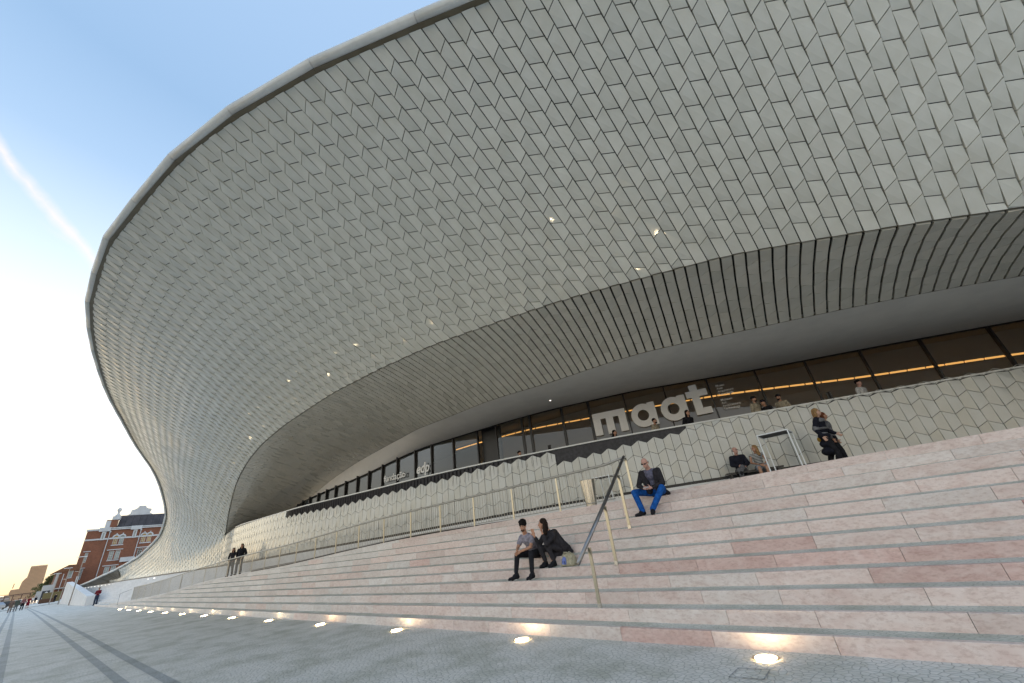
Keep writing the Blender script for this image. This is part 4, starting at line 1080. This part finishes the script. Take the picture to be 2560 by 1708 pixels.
def stand(lean=0, stride=0, arms='down', fem=False):
    h = .0
    J = dict(head=(0, -.03 - lean * .5, 1.60), neck=(0, -lean * .4, 1.44), shR=(-.18, -lean * .35, 1.39), shL=(.18, -lean * .35, 1.39), hipR=(-.085, 0, .92), hipL=(.085, 0, .92),
             knR=(-.10, -.04 - stride * .5, .50), knL=(.10, -.02 + stride * .35, .50), anR=(-.10, .02 - stride, .085), anL=(.10, .03 + stride, .085), toeR=(-.11, -.13 - stride, .035), toeL=(.11, -.12 + stride, .035))
    if arms == 'down': J.update(elR=(-.23, .03, 1.12), elL=(.23, .03, 1.12), wrR=(-.24, -.06, .88), wrL=(.24, -.06, .88))
    if arms == 'folded': J.update(elR=(-.24, -.03, 1.14), elL=(.24, -.03, 1.14), wrR=(.05, -.20, 1.16), wrL=(-.05, -.21, 1.12))
    if arms == 'swing': J.update(elR=(-.23, .08, 1.13), elL=(.23, -.02, 1.12), wrR=(-.25, -.02, .90), wrL=(.25, -.22, .96))
    if arms == 'pocket': J.update(elR=(-.27, .08, 1.14), elL=(.27, .08, 1.14), wrR=(-.17, -.06, .96), wrL=(.17, -.06, .96))
    return J
def sitJ(): 
    return dict(head=(0, -.06, 1.14), neck=(0, .02, .98), shR=(-.18, .04, .93), shL=(.18, .04, .93), elR=(-.24, -.05, .70), elL=(.24, -.05, .70), wrR=(-.08, -.26, .62), wrL=(.10, -.28, .60), hipR=(-.09, .08, .50), hipL=(.09, .08, .50),
                knR=(-.10, -.36, .50), knL=(.12, -.36, .52), anR=(-.10, -.38, .09), anL=(.12, -.42, .09), toeR=(-.10, -.53, .035), toeL=(.12, -.57, .035))
# people by the wall
Js = sitJ(); Js['knL'] = (0.0, -.38, .58); Js['anL'] = (-.12, -.62, .42); Js['toeL'] = (-.14, -.74, .36)
person(Js, 'bald man in dark suit jacket and open white shirt sitting cross-legged by the tiled wall', SK3, ('fringe', HG), (C_WHITE, 'long'), (C_GREYP, 'trousers'), C_BLACK, (C_NAVY, .05), .018, face=(.6, -.8, -.1), loc=(-3.25, 15.2, 2.14), rz=.35)
person(sitJ(), 'blonde woman in striped sleeveless top sitting beside the man in the suit jacket', SK1, ('long', HB), (C_STRIPE, 'vest'), (cloth('cloth_denim', (.25, .27, .30)), 'skirt'), C_BLACK, None, .018, face=(-.8, -.5, 0), fem=True, loc=(-2.70, 15.35, 2.14), rz=.3, scale=.96)
sm = MATS['cloth_stripe']; t_ = sm.node_tree; b_ = t_.nodes['Principled BSDF']; ge = N(t_, 'ShaderNodeNewGeometry'); sx = N(t_, 'ShaderNodeSeparateXYZ'); t_.links.new(ge.outputs['Position'], sx.inputs[0])
wv = mathn(t_, 'GREATER_THAN', mathn(t_, 'FRACT', mathn(t_, 'MULTIPLY', sx.outputs[2], 22)), .5); mx_ = N(t_, 'ShaderNodeMix', data_type='RGBA'); t_.links.new(wv, mx_.inputs[0]); mx_.inputs[6].default_value = (.5, .5, .48, 1); mx_.inputs[7].default_value = (.04, .045, .055, 1); t_.links.new(mx_.outputs[2], b_.inputs['Base Color'])
pz = person(stand(.10, .18, 'swing', True), 'woman in dark coat with grey shoulders and grey band walking atop the steps', SK2, ('bob', HB), (C_GREYM, 'long'), (C_BLACK, 'trousers'), C_BLACK, (C_NAVY, .42), .018, face=(.15, -1, 0), fem=True, loc=(-.72, 15.0, 2.20), rz=math.radians(78), scale=1.04)
g = Blob(); g.e((0, -.04, 1.36), (.215, .155, .085)); g.build('shoulder_yoke', C_GREYM, pz, .014)
g = Blob(); g.e((0, -.02, 1.13), (.215, .170, .045)); g.c((-.22, .06, 1.17), (-.225, .07, 1.12), .078); g.c((.22, 0, 1.17), (.225, -.01, 1.12), .078); g.build('grey_band', C_GREYM, pz, .014)
hb = Blob().e((-.26, .02, .78), (.05, .07, .07)).build('handbag', cloth('mustard', (.35, .2, .03)), None, .014); hb.location = (-.62, 14.9, 2.30); tag(hb, 'small mustard yellow bag at the hip of the woman in the banded coat', 'bag')
person(stand(.05, .15, 'down'), 'person with auburn hair walking half hidden behind the woman in the banded coat', SK1, ('bob', cloth('hair_auburn', (.12, .04, .02))), (C_GREYP, 'long'), (C_BLACK, 'trousers'), C_BLACK, None, .02, face=(.3, -1, 0), fem=True, loc=(-.60, 15.62, 2.21), rz=math.radians(80), scale=1.0)
# walkway visitors, heads above the wall
DZ = DECK
person(stand(0, .12, 'down'), 'man in dark suit and white collar walking behind the wall near the open doorway', SK1, ('short', HD), (C_WHITE, 'long'), (C_NAVY, 'trousers'), C_BLACK, (C_NAVY, .05), .02, loc=(-11.45, 13.65, 4.92 - 1.70), rz=math.radians(75))
person(stand(0, 0, 'down', True), 'dark-haired woman behind the wall below the big letter m, mostly hidden', SK1, ('bob', HD), (C_BLACK, 'long'), (C_BLACK, 'trousers'), C_BLACK, None, .02, fem=True, loc=(-7.55, 15.4, 5.05 - 1.68), rz=math.radians(70))
person(stand(0, .1, 'down'), 'bearded man in khaki shirt behind the wall under the first round letter', SK1, ('short', HD), (C_BEIGE, 'long'), (C_CHAR, 'trousers'), C_BLACK, None, .018, beard=HD, loc=(-5.95, 15.94, 5.22 - 1.70), rz=math.radians(80))
person(stand(.25, 0, 'down', True), 'long-haired woman in black leaning on the wall coping under the letter t', SK1, ('long', HD), (C_BLACK, 'long'), (C_BLACK, 'trousers'), C_BLACK, None, .018, fem=True, loc=(-4.72, 16.1, 5.18 - 1.68), rz=math.radians(60))
person(stand(0, 0, 'down'), 'man in beige shirt and dark cap looking right behind the wall, leftmost of three', SK1, ('short', HD), (C_BEIGE, 'long'), (C_CHAR, 'trousers'), C_BLACK, None, .02, cap=C_BLACK, beard=HD, loc=(-2.42, 17.17, 5.30 - 1.72), rz=math.radians(60))
person(stand(.1, 0, 'down'), 'person in black with dark cap between the two men in beige shirts', SK1, ('short', HD), (C_BLACK, 'long'), (C_CHAR, 'trousers'), C_BLACK, None, .02, cap=C_NAVY, loc=(-2.12, 17.3, 5.10 - 1.72), rz=math.radians(-30))
person(stand(.05, 0, 'down'), 'bearded man in beige shirt and black cap behind the wall, rightmost of three', SK1, ('short', HD), (C_BEIGE, 'long'), (C_CHAR, 'trousers'), C_BLACK, None, .02, cap=C_BLACK, beard=HD, loc=(-1.62, 17.46, 5.20 - 1.72), rz=math.radians(-20), scale=.99)
person(stand(0, .1, 'down'), 'dark-haired man in white shirt alone behind the wall at the right', SK3, ('short', HD), (C_WHITE, 'long'), (C_CHAR, 'trousers'), C_BLACK, None, .02, loc=(.72, 18.35, 5.12 - 1.70), rz=math.radians(60))
# two women on the landing at the far left, the standing man, the strollers
person(stand(0, .08, 'pocket', True), 'shorter of two women walking down behind the balustrade, dark top and grey trousers', SK1, ('long', HBR), (C_CHAR, 'long'), (C_GREYP, 'trousers'), C_BLACK, None, .02, fem=True, loc=(-32.3, 8.95, 1.34), rz=math.radians(50), scale=.93)
person(stand(0, .06, 'pocket', True), 'taller of two women behind the balustrade, black jacket, long hair', SK1, ('long', HD), (C_BLACK, 'long'), (C_GREYP, 'trousers'), C_BLACK, (C_BLACK, .05), .02, fem=True, loc=(-31.3, 9.1, 1.38), rz=math.radians(50), scale=1.0)
person(stand(0, .02, 'folded'), 'man in dark red sweater with folded arms at the foot of the far steps', SK1, ('short', HD), (C_RED, 'long'), (cloth('jeans_dark', (.035, .045, .08)), 'trousers'), C_BLACK, None, .025, loc=(-69.9, 6.75, .0), rz=math.radians(60))
person(stand(0, .15, 'swing'), 'stroller in brown shirt and trousers, leftmost of the group on the far plaza', SK1, ('short', HD), (cloth('brown_shirt', (.16, .11, .09)), 'long'), (cloth('brown_trousers', (.14, .10, .08)), 'trousers'), C_BLACK, None, .03, group='strollers on the far plaza', loc=(-100.7, .7, 0), rz=math.radians(85))
person(stand(.1, .12, 'down'), 'stroller in grey-green hooded jacket, second from left on the far plaza', SK1, ('short', HBR), (C_GREEN, 'long'), (C_GREYP, 'trousers'), C_BLACK, (C_GREEN, .1), .03, group='strollers on the far plaza', loc=(-104.2, 1.25, 0), rz=math.radians(80))
person(stand(0, .15, 'swing', True), 'stroller in dusky pink top and black trousers, third on the far plaza', SK2, ('long', HBR), (C_DPINK, 'long'), (C_BLACK, 'trousers'), C_BLACK, None, .03, fem=True, group='strollers on the far plaza', loc=(-105.4, 1.9, 0), rz=math.radians(85))
person(stand(0, .12, 'down', True), 'woman in red dress with bare legs, rightmost of the group on the far plaza', SK2, ('bob', HB), (C_RED, 'tee'), (C_RED, 'skirt'), C_WHITE, None, .03, fem=True, group='strollers on the far plaza', loc=(-108.6, 2.5, 0), rz=math.radians(85))
person(stand(0, .05, 'down'), 'distant person in white shirt near the banners', SK2, ('short', HBR), (C_WHITE, 'long'), (C_GREYP, 'trousers'), C_BLACK, None, .04, loc=(-175, 4.6, 0), rz=math.radians(90))
person(stand(0, .05, 'down'), 'distant person in navy clothes beside the person in white', SK2, ('short', HD), (C_NAVY, 'long'), (C_NAVY, 'trousers'), C_BLACK, None, .04, loc=(-178, 5.2, 0), rz=math.radians(90))
person(stand(0, .05, 'down'), 'person in black standing by the lamp post in front of the olive hoarding', SK2, ('short', HD), (C_BLACK, 'long'), (C_BLACK, 'trousers'), C_BLACK, None, .04, loc=(-152, 7.5, 0), rz=math.radians(90))

# ------------------------------------------------------------------ brick power station
def brickmat():
    m, t, b = pbsdf('red_brick', (.20, .06, .03), .85)
    geo = N(t, 'ShaderNodeTexCoord'); mp = N(t, 'ShaderNodeMapping'); mp.inputs['Scale'].default_value = (1, 1, 1); t.links.new(geo.outputs['Object'], mp.inputs[0])
    sp_ = N(t, 'ShaderNodeSeparateXYZ'); t.links.new(mp.outputs[0], sp_.inputs[0]); cb = N(t, 'ShaderNodeCombineXYZ')
    t.links.new(mathn(t, 'ADD', sp_.outputs[0], sp_.outputs[1]), cb.inputs[0]); t.links.new(sp_.outputs[2], cb.inputs[1])
    br = N(t, 'ShaderNodeTexBrick'); br.inputs['Scale'].default_value = 1.0; br.inputs['Brick Width'].default_value = .5; br.inputs['Row Height'].default_value = .16; br.inputs['Mortar Size'].default_value = .012
    br.inputs['Color1'].default_value = (.27, .11, .065, 1); br.inputs['Color2'].default_value = (.20, .085, .05, 1); br.inputs['Mortar'].default_value = (.22, .12, .09, 1)
    t.links.new(cb.outputs[0], br.inputs[0])
    n = N(t, 'ShaderNodeTexNoise'); n.inputs['Scale'].default_value = .35; n.inputs['Detail'].default_value = 5; t.links.new(geo.outputs['Object'], n.inputs['Vector'])
    r = N(t, 'ShaderNodeValToRGB'); r.color_ramp.elements[0].color = (.65, .65, .65, 1); r.color_ramp.elements[1].color = (1.15, 1.1, 1.05, 1); t.links.new(n.outputs['Fac'], r.inputs[0])
    mx = N(t, 'ShaderNodeMix', data_type='RGBA', blend_type='MULTIPLY'); mx.inputs[0].default_value = 1; t.links.new(br.outputs[0], mx.inputs[6]); t.links.new(r.outputs[0], mx.inputs[7]); t.links.new(mx.outputs[2], b.inputs['Base Color'])
    return m
M_BRICK = brickmat()
M_TRIM = simple('white_trim', (.52, .55, .58), .7, var=.08, scale=.8)
M_SLATE = simple('slate_roof', (.055, .05, .055), .7, var=.3, scale=.6)
M_WGL = simple('window_glass_pale', (.22, .26, .26), .15, var=.2, scale=.5)
M_WGA = simple('window_glass_amber', (.34, .22, .08), .25, var=.25, scale=.5)
M_WGD = simple('window_glass_dark', (.05, .05, .05), .15, var=.3, scale=.5)
M_STUC = simple('pale_stucco', (.42, .42, .42), .8, var=.1, scale=.5)
K_ = 1.5; DU = Vector((.18387168, .98295026, 0)).normalized(); DN = Vector((DU.y, -DU.x, 0)); BC = Vector((-225, 13.56, 0))
bp = empty('brick_power_station', BC, label='red brick power station with white trim, arched windows and dark roof behind the museum', cat='building')
def bq(u, z, o_=0.0): return DU * u * K_ + DN * o_ + Vector((0, 0, 1.6 + (z - 1.6) * K_))
def bbox(name, u0, u1, z0, z1, o0, o1, mat, parent=bp):
    mb = MB(); p = [bq(u0, z0, o0), bq(u1, z0, o0), bq(u1, z1, o0), bq(u0, z1, o0)]; mb.prism(p, DN * (o1 - o0)); return mb.build(name, mat, parent)
z_g = 1.6 - 1.6 / K_
bbox('wall', 0, 30, z_g, 14.6, -24, 0, M_BRICK)
bbox('coping', -.15, 2.7, 14.6, 15.0, -24, .25, M_TRIM)
bbox('cornice', 2.4, 30, 14.55, 15.1, -1, .6, M_TRIM)
bbox('cornice_shadow_line', 2.6, 30, 14.78, 14.88, .61, .63, M_WGD)
for u in (2.1, 8.0, 14.2): bbox('cornice_block', u, u + 2.1, 14.3, 15.2, 0, .8, M_TRIM)
bbox('string_course', 0, 30, 12.4, 12.75, 0, .22, M_TRIM)
for u in (2.75, 8.6, 14.8): 
    bbox('pilaster', u, u + .75, 12.35, 14.3, 0, .4, M_TRIM); bbox('pilaster_panel', u + .25, u + .5, 12.6, 14.0, .4, .43, M_WGL)
for u in (4.15, 10.0, 16): 
    ob = MB().tube([bq(u, 4.0, .35), bq(u + .05, 14.0, .35)], .12, 8).build('drainpipe', M_TRIM, bp); MB().tube([bq(u + .05, 14.0, .35), bq(u + .05, 14.35, .35)], .3, 8).build('hopper', M_TRIM, ob)
bbox('pedestal', 2.9, 5.0, 15.1, 17.0, -2.5, -.2, M_BRICK); bbox('pedestal_side', 2.85, 3.75, 15.2, 16.8, -2.6, -.1, M_TRIM); bbox('pedestal_cap', 3.8, 5.25, 17.0, 17.8, -2.8, 0, M_TRIM)
fin = lathe('finial', [(.9, 0), (.8, .5), (.35, .9), (.3, 1.6), (.62, 2.1), (.66, 2.6), (.3, 3.1), (.01, 3.2)], M_TRIM, bp, 12); fin.location = bq(4.6, 17.8, -1.4)
mb = MB(); mb.prism([bq(5.1, 15.1, -.5), bq(30, 15.1, -.5), bq(30, 18.15, -4), bq(5.1, 18.15, -4)], DN * -8); mb.build('roof', M_SLATE, bp)
for u in np.arange(6.4, 18, 1.35): MB().tube([bq(u, 15.1, -.42), bq(u, 18.1, -3.9)], .05, 4).build('roof_seam', M_WGD, bp)
P_ = [(6.2, 18.1), (6.45, 18.35), (6.75, 18.5), (6.83, 19.4), (7.3, 19.5), (7.75, 19.75), (8.1, 20.1), (8.15, 20.4), (9.55, 20.4), (9.6, 20.05), (10.1, 19.7), (10.8, 19.6), (10.85, 19.2), (10.6, 18.7), (11.0, 18.4), (11.5, 18.1)]
MB().prism([bq(u, z, -4) for u, z in P_], DN * -1.2).build('gable_crest', M_TRIM, bp)
def win(u0, u1, z0, z1, mat, arch=False, bars=3):
    w_ = bbox('window', u0, u1, z0, z1, -.1, .03, M_TRIM)
    bbox('pane', u0 + .06, u1 - .06, z0 + .05, z1 - .04, .032, .05, mat, w_)
    for k in range(1, bars + 1): z = z0 + (z1 - z0) * k / (bars + 1); bbox('glazing_bar', u0 + .06, u1 - .06, z - .018, z + .018, .051, .07, M_TRIM, w_)
    um = (u0 + u1) / 2; bbox('glazing_bar', um - .018, um + .018, z0 + .05, z1 - .04, .072, .085, M_TRIM, w_)
    if arch:
        P2 = []; P3 = []; n_ = 12; r0 = (u1 - u0) / 2
        pp = [(um + r0 * math.cos(math.pi * k / n_), z1 + r0 * math.sin(math.pi * k / n_)) for k in range(n_ + 1)]
        MB().prism([bq(a, b_, -.05) for a, b_ in pp], DN * .1).build('fanlight', mat, w_)
        V = []; Fc = []
        for k in range(n_ + 1):
            c_, s_ = math.cos(math.pi * k / n_), math.sin(math.pi * k / n_)
            for rr, oo in ((r0, .03), (r0, .35), (r0 + .30, .35), (r0 + .30, 0)): V.append(bq(um + rr * c_, z1 + rr * s_ , oo))
        for k in range(n_):
            for q in range(3): a = 4 * k + q; Fc.append((a, a + 1, a + 5, a + 4))
        mesh_obj('arch_hood', V, Fc, M_TRIM, w_)
        bbox('keystone', um - .1, um + .1, z1 + r0 + .2, z1 + r0 + .55, 0, .42, M_TRIM, w_)
for ub, mt in ((5.2, (M_WGA, M_WGL)), (10.5, (M_WGA, M_WGA)), (16.3, (M_WGL, M_WGL))):
    for q in (0, 1):
        win(ub + q * 1.15, ub + .82 + q * 1.15, 11.15, 12.75, mt[q], True); 
    bbox('sill', ub - .15, ub + 2.15, 10.85, 11.05, 0, .3, M_TRIM)
    for q in (0, 1): win(ub + q * 1.15, ub + .85 + q * 1.15, 7.7, 9.65, M_WGD if ub > 10 else M_WGL)
    bbox('lintel', ub - .55, ub + 2.4, 9.85, 10.03, 0, .3, M_TRIM); bbox('sill', ub - .1, ub + 2.1, 7.45, 7.62, 0, .3, M_TRIM)
    for q in (0, 1): win(ub + q * 1.15, ub + .85 + q * 1.15, 4.3, 6.2, M_WGL)
    bbox('lintel', ub - .5, ub + 2.4, 6.35, 6.52, 0, .3, M_TRIM)
bbox('balcony', 7.6, 10.3, 6.95, 7.95, 0, 1.2, M_TRIM)
win(.92, 1.42, 7.6, 9.75, M_WGL); bbox('lintel', .5, 1.75, 9.95, 10.1, 0, .3, M_TRIM)
win(.92, 1.45, 4.05, 6.3, M_WGL); bbox('lintel', .6, 1.7, 6.4, 6.55, 0, .3, M_TRIM)
plnt = None
# low brick house in front
def fbox(name, x, y0, y1, z0, z1, d, mat, parent): return MB().box((x - d / 2, (y0 + y1) / 2, (z0 + z1) / 2), (d, y1 - y0, z1 - z0)).build(name, mat, parent)
lb = empty('low_brick_house', (-215, 9, 0), label='low gabled red brick house left of the power station', cat='building')
def L(name, y0, y1, z0, z1, d, mat, o_=0): s_ = 1.075; return fbox(name, o_, y0 * s_ - 9, y1 * s_ - 9, max(0, 1.6 + (z0 - 1.6) * s_), 1.6 + (z1 - 1.6) * s_, d, mat, lb)
L('wall', 8.5, 13.5, -1, 7.6, 14, M_BRICK); L('corner_render', 8.35, 8.95, -1, 7.6, .3, M_STUC, .3); 
MB().prism([(.6, -1.2, 7.9), (.6, 2.2, 10.0), (.6, 4.6, 9.9), (.6, 5.4, 8.2)], (-15, 0, 0)).build('roof', simple('clay_roof', (.16, .07, .035), .8, var=.2), lb)
w_ = L('window', 10.8, 11.9, 5.6, 8.0, .2, M_TRIM, .2); L('pane', 10.95, 11.75, 5.8, 7.8, .05, M_WGL, .26); L('window', 13.0, 13.6, 3.6, 5.9, .2, M_TRIM, .2)
L('canopy', 8.4, 12.2, 3.0, 3.25, 4, M_STUC, 3); L('downpipe', 9.9, 10.05, 0, 7, .15, M_TRIM, .3)
# distant tower
tw_ = empty('distant_tower', (-800, 16, 0), label='beige ribbed tower block with a curved low wing, hazy against the sunset', cat='building')
M_TOW = simple('tower_hazed_beige', (.62, .45, .30), .85, var=.08, scale=.05); M_TOW2 = simple('tower_band', (.50, .35, .24), .85, var=.08, scale=.05)  # tower colours lightened to carry the distance haze
prof = [(4.9, 18.5), (11.6, 18.6), (12.1, 10.5), (11.9, 0.8), (1.6, .8), (1.4, 2.5), (-.1, 5.1), (.2, 6.9), (3.3, 7.0), (3.4, 8.6), (3.5, 10.6), (4.1, 11.8), (4.9, 12.8)]
MB().prism([(0, y * 2 - 16, 1.6 + (z - 1.6) * 2) for y, z in prof], (-22, 0, 0)).build('wall', M_TOW, tw_)
for z in np.arange(1.4, 18.4, .72):
    yl = float(np.interp(z, [.8, 2.5, 5.1, 6.9, 7.0, 8.6, 10.6, 11.8, 12.8, 18.5], [1.6, 1.4, -.1, .2, 3.3, 3.4, 3.5, 4.1, 4.95, 4.9])); yr = float(np.interp(z, [.8, 10.5, 18.6], [11.9, 12.1, 11.6]))
    MB().box((.5, (yl + yr) - 16, 1.6 + (z - 1.6) * 2), (1, (yr - yl) * 2, .55)).build('floor_band', M_TOW2, tw_)
MB().box((-5, .7 * 2 - 16, 16), (1, .8, 5)).build('mast', M_TOW2, tw_)
# trees beyond
M_LEAF = simple('leaf_green', (.065, .085, .025), .7, var=.35, scale=.4); M_BARK = simple('bark', (.08, .06, .04), .9)
def tree(x, y, h, r_, label, n_=700, droop=0.0):
    e = empty('tree', (x, y, 0), label=label, cat='tree', group='trees left of the brick buildings')
    mb = MB(); mb.tube([(0, 0, 0), (.1, .1, h * .4), (0, -.1, h * .8)], h * .03, 8, r2=h * .012)
    for k in range(5): a = k * 1.3; mb.tube([(0, 0, h * (.35 + .09 * k)), (math.cos(a) * r_ * .6, math.sin(a) * r_ * .6, h * (.5 + .1 * k))], h * .012, 5, r2=h * .004)
    mb.build('trunk', M_BARK, e)
    mb = MB(); cl = [(Vector((random.gauss(0, .45) * r_, random.gauss(0, .45) * r_, h * random.uniform(.38, .95)))) for _ in range(16)]
    for k in range(n_):
        c = random.choice(cl) + Vector((random.gauss(0, 1), random.gauss(0, 1), random.gauss(0, .7))) * r_ * .22; s_ = h * random.uniform(.02, .045)
        n1 = Vector((random.gauss(0, 1), random.gauss(0, 1), random.gauss(0, 1))).normalized(); n2 = n1.orthogonal().normalized()
        mb.quad(c - n1 * s_, c - n2 * s_ * .6, c + n1 * s_, c + n2 * s_ * .6)
    mb.build('crown', M_LEAF, e)
tree(-270, 10.2, 9.5, 1.9, 'dark conifer close to the gabled house, tallest of the trees'); tree(-290, 9.6, 7.4, 2.2, 'bushy green tree, second from the gabled house'); tree(-300, 8.4, 5.4, 2.0, 'low bushy tree farthest from the gabled house')
tree(-285, 11.2, 8.6, 2.0, 'dark tree half behind the gabled house')
# sheds, hoarding, banners
def bx(name, x, y, z, dx, dy, dz, mat, label, cat, group=None): return tag(MB().box((0, 0, dz / 2), (dx, dy, dz)).build(name, mat), label, cat, group)
s1 = bx('white_shed', 0, 0, 0, 6, 2.2, 4.4, M_STUC, 'pale flat-roofed shed between the trees and the gabled house', 'shed'); s1.location = (-205, 7.7, 0)
s2 = bx('hoarding', 0, 0, 0, .3, 3.2, 2.2, simple('olive_board', (.15, .12, .05), .8), 'olive brown hoarding in front of the gabled house', 'hoarding'); s2.location = (-170, 7.6, 0)
s3 = bx('planter', 0, 0, 0, 1.2, 2.6, .9, simple('brown_board', (.09, .045, .025), .8), 'low dark brown planter box at the edge of the far plaza', 'planter'); s3.location = (-160, 6.6, 0)
bn_ = empty('banner', (-185, 6.9, 0), label='tall banner with a black and white portrait by the trees', cat='banner')
MB().box((0, 0, 1.5), (.08, 1.5, 2.6)).build('banner_panel', simple('banner_dark', (.03, .03, .035), .6, var=.6, scale=1.4), bn_)
mesh_obj('banner_figure', [(.05, -.35, .5), (.05, .3, .35), (.05, .5, 1.2), (.05, .2, 1.7), (.05, .45, 2.3), (.05, .05, 2.6), (.05, -.25, 2.2), (.05, -.05, 1.6), (.05, -.45, 1.1)], [tuple(range(9))], C_WHITE, bn_)
b2 = empty('banner', (-190, 5.8, 0), label='pale plain banner left of the portrait banner', cat='banner'); MB().box((0, 0, 1.8), (.08, 1.2, 2.2)).build('banner_panel', M_STUC, b2); MB().box((0, .62, 1.4), (.08, .05, 2.8)).build('pole', M_BLACK, b2)
# white wedge wall
wd = MB(); fp_ = [(-74, 6.25), (-95, 6.28), (-119, 6.7)]; hs_ = [.95, 2.25, 3.35]
V = []
for (x, y), h in zip(fp_, hs_): V += [(x, y, 0), (x, y, h), (x, y + .75, h), (x, y + .75, 0)]
Fc = [(0, 1, 2, 3), (11, 10, 9, 8)]
for i in range(2):
    for q in range(4): a, b_ = 4 * i + q, 4 * i + (q + 1) % 4; Fc.append((a, a + 4, b_ + 4, b_))
tag(mesh_obj('wedge_wall', V, Fc, M_WHITEW), 'white wedge-shaped wall with a sloping top at the far end of the museum', 'wall')
# lamp posts
def lamp(x, y, h, label):
    e = empty('street_lamp', (x, y, 0), label=label, cat='street lamp', group='street lamps by the white wedge wall')
    MB().tube([(0, 0, 0), (0, 0, h)], .075, 8, r2=.045).build('pole', simple('lamp_grey', (.30, .27, .24), .5, .5) if 'lamp_grey' not in MATS else MATS['lamp_grey'], e)
    MB().box((0, -.25, h), (.3, 1.1, .08)).build('lamp_head', M_WHITEP, e); MB().tube([(0, 0, h * .68), (0, -.5, h * .70)], .03, 5).build('bracket', M_STEEL, e)
lamp(-90.3, 6.02, 6.05, 'tall street lamp standing in front of the white wedge wall'); lamp(-112.5, 6.15, 5.5, 'street lamp at the left end of the white wedge wall'); lamp(-134, 6.0, 5.4, 'street lamp farthest away, left of the wedge wall')
# cars
def car(x, y, rz, col, label):
    e = empty('parked_car', (x, y, 0), rz, label=label, cat='car', group='cars at the far left')
    bm = bmesh.new(); prof = [(-2.1, .35), (-2.15, .75), (-1.2, .92), (-.6, 1.42), (.9, 1.45), (1.7, .98), (2.1, .88), (2.12, .35)]
    vs0 = [[bm.verts.new((px_, s_ * (.85 if pz_ < 1.2 else .66), pz_)) for px_, pz_ in prof] for s_ in (-1, 1)]
    bm.faces.new(vs0[0]); bm.faces.new(list(reversed(vs0[1])))
    for k in range(8): bm.faces.new((vs0[0][k], vs0[1][k], vs0[1][(k + 1) % 8], vs0[0][(k + 1) % 8]))
    bmesh.ops.recalc_face_normals(bm, faces=bm.faces); bmesh.ops.bevel(bm, geom=bm.edges[:], offset=.07, segments=2, affect='EDGES')
    me = bpy.data.meshes.new('body'); bm.to_mesh(me); bm.free(); me.materials.append(col); link('body', me, e)
    for s_ in (-1, 1):
        P_ = [(-.98, 1.0), (-.52, 1.36), (.82, 1.38), (1.35, 1.02)]
        mesh_obj('side_window', [(a, s_ * (.89 - (b_ - .95) * .35), b_) for a, b_ in P_], [(0, 1, 2, 3)], M_WGD, e)
        for wx in (-1.35, 1.35): 
            w_ = MB().tube([(wx, s_ * .72, .33), (wx, s_ * .92, .33)], .33, 16).build('wheel', M_BLACK, e); MB().tube([(wx, s_ * .921, .33), (wx, s_ * .935, .33)], .19, 10).build('hubcap', M_STEEL, w_)
    mesh_obj('windscreen', [(-1.17, -.66, .99), (-1.17, .66, .99), (-.66, .56, 1.42), (-.66, -.56, 1.42)], [(0, 1, 2, 3)], M_WGD, e)
    for s_ in (-1, 1): MB().box((-2.13, s_ * .6, .68), (.06, .25, .12)).build('headlight', M_WHITEP, e)
car(-150, -1.2, .3, simple('car_silver', (.35, .38, .42), .3, .4), 'silver car parked at the far left edge'); car(-158, .4, 1.3, simple('car_dark', (.05, .05, .055), .3, .3), 'dark car parked behind the strollers'); car(-172, 1.6, 1.5, simple('car_white', (.6, .6, .6), .3), 'white car parked far behind the strollers')
# footbridge and quay structures
fb = empty('footbridge', (-230, 0, 0), label='dark open pergola-like footbridge on posts behind the strollers', cat='footbridge')
M_FB = simple('bridge_brown', (.10, .06, .045), .8)
MB().box((0, 2.2, 3.0), (6, 6, .22)).build('deck', M_FB, fb); MB().box((3, 2.2, 2.6), (.15, 6, .12)).build('beam', M_FB, fb)
for y in (-.6, 1.2, 3.1, 5.0): MB().box((2.9, y, 1.45), (.2, .2, 2.9)).build('post', M_FB, fb)
dk = empty('quay_deck', (-260, -4, 0), label='long pale raised deck with railing at the far left edge', cat='deck'); MB().box((0, 0, 2.2), (8, 9, .35)).build('deck', M_STUC, dk); MB().tube([(4, -4.5, 3.4), (4, 4.5, 3.5)], .06, 5).build('rail', M_FB, dk)
for y in (-3, 0, 3): MB().box((3.8, y, 1.0), (.3, .3, 2.0)).build('post', M_FB, dk)
# low far shoreline
M_FAR = simple('far_shore', (.30, .26, .22), .9, var=.2, scale=.02)
V = []; ys = list(np.arange(-600, 320, 12))
for k, y in enumerate(ys): V += [(-1450, y, -2), (-1450, y, 8 + 5 * math.sin(y * .02) + random.uniform(-2, 3)), (-1560, y, 12)]
Fc = []
for k in range(len(ys) - 1):
    for q in range(2): a = 3 * k + q; Fc.append((a, a + 3, a + 4, a + 1))
tag(mesh_obj('far_shore_hills', V, Fc, M_FAR), kind='structure')
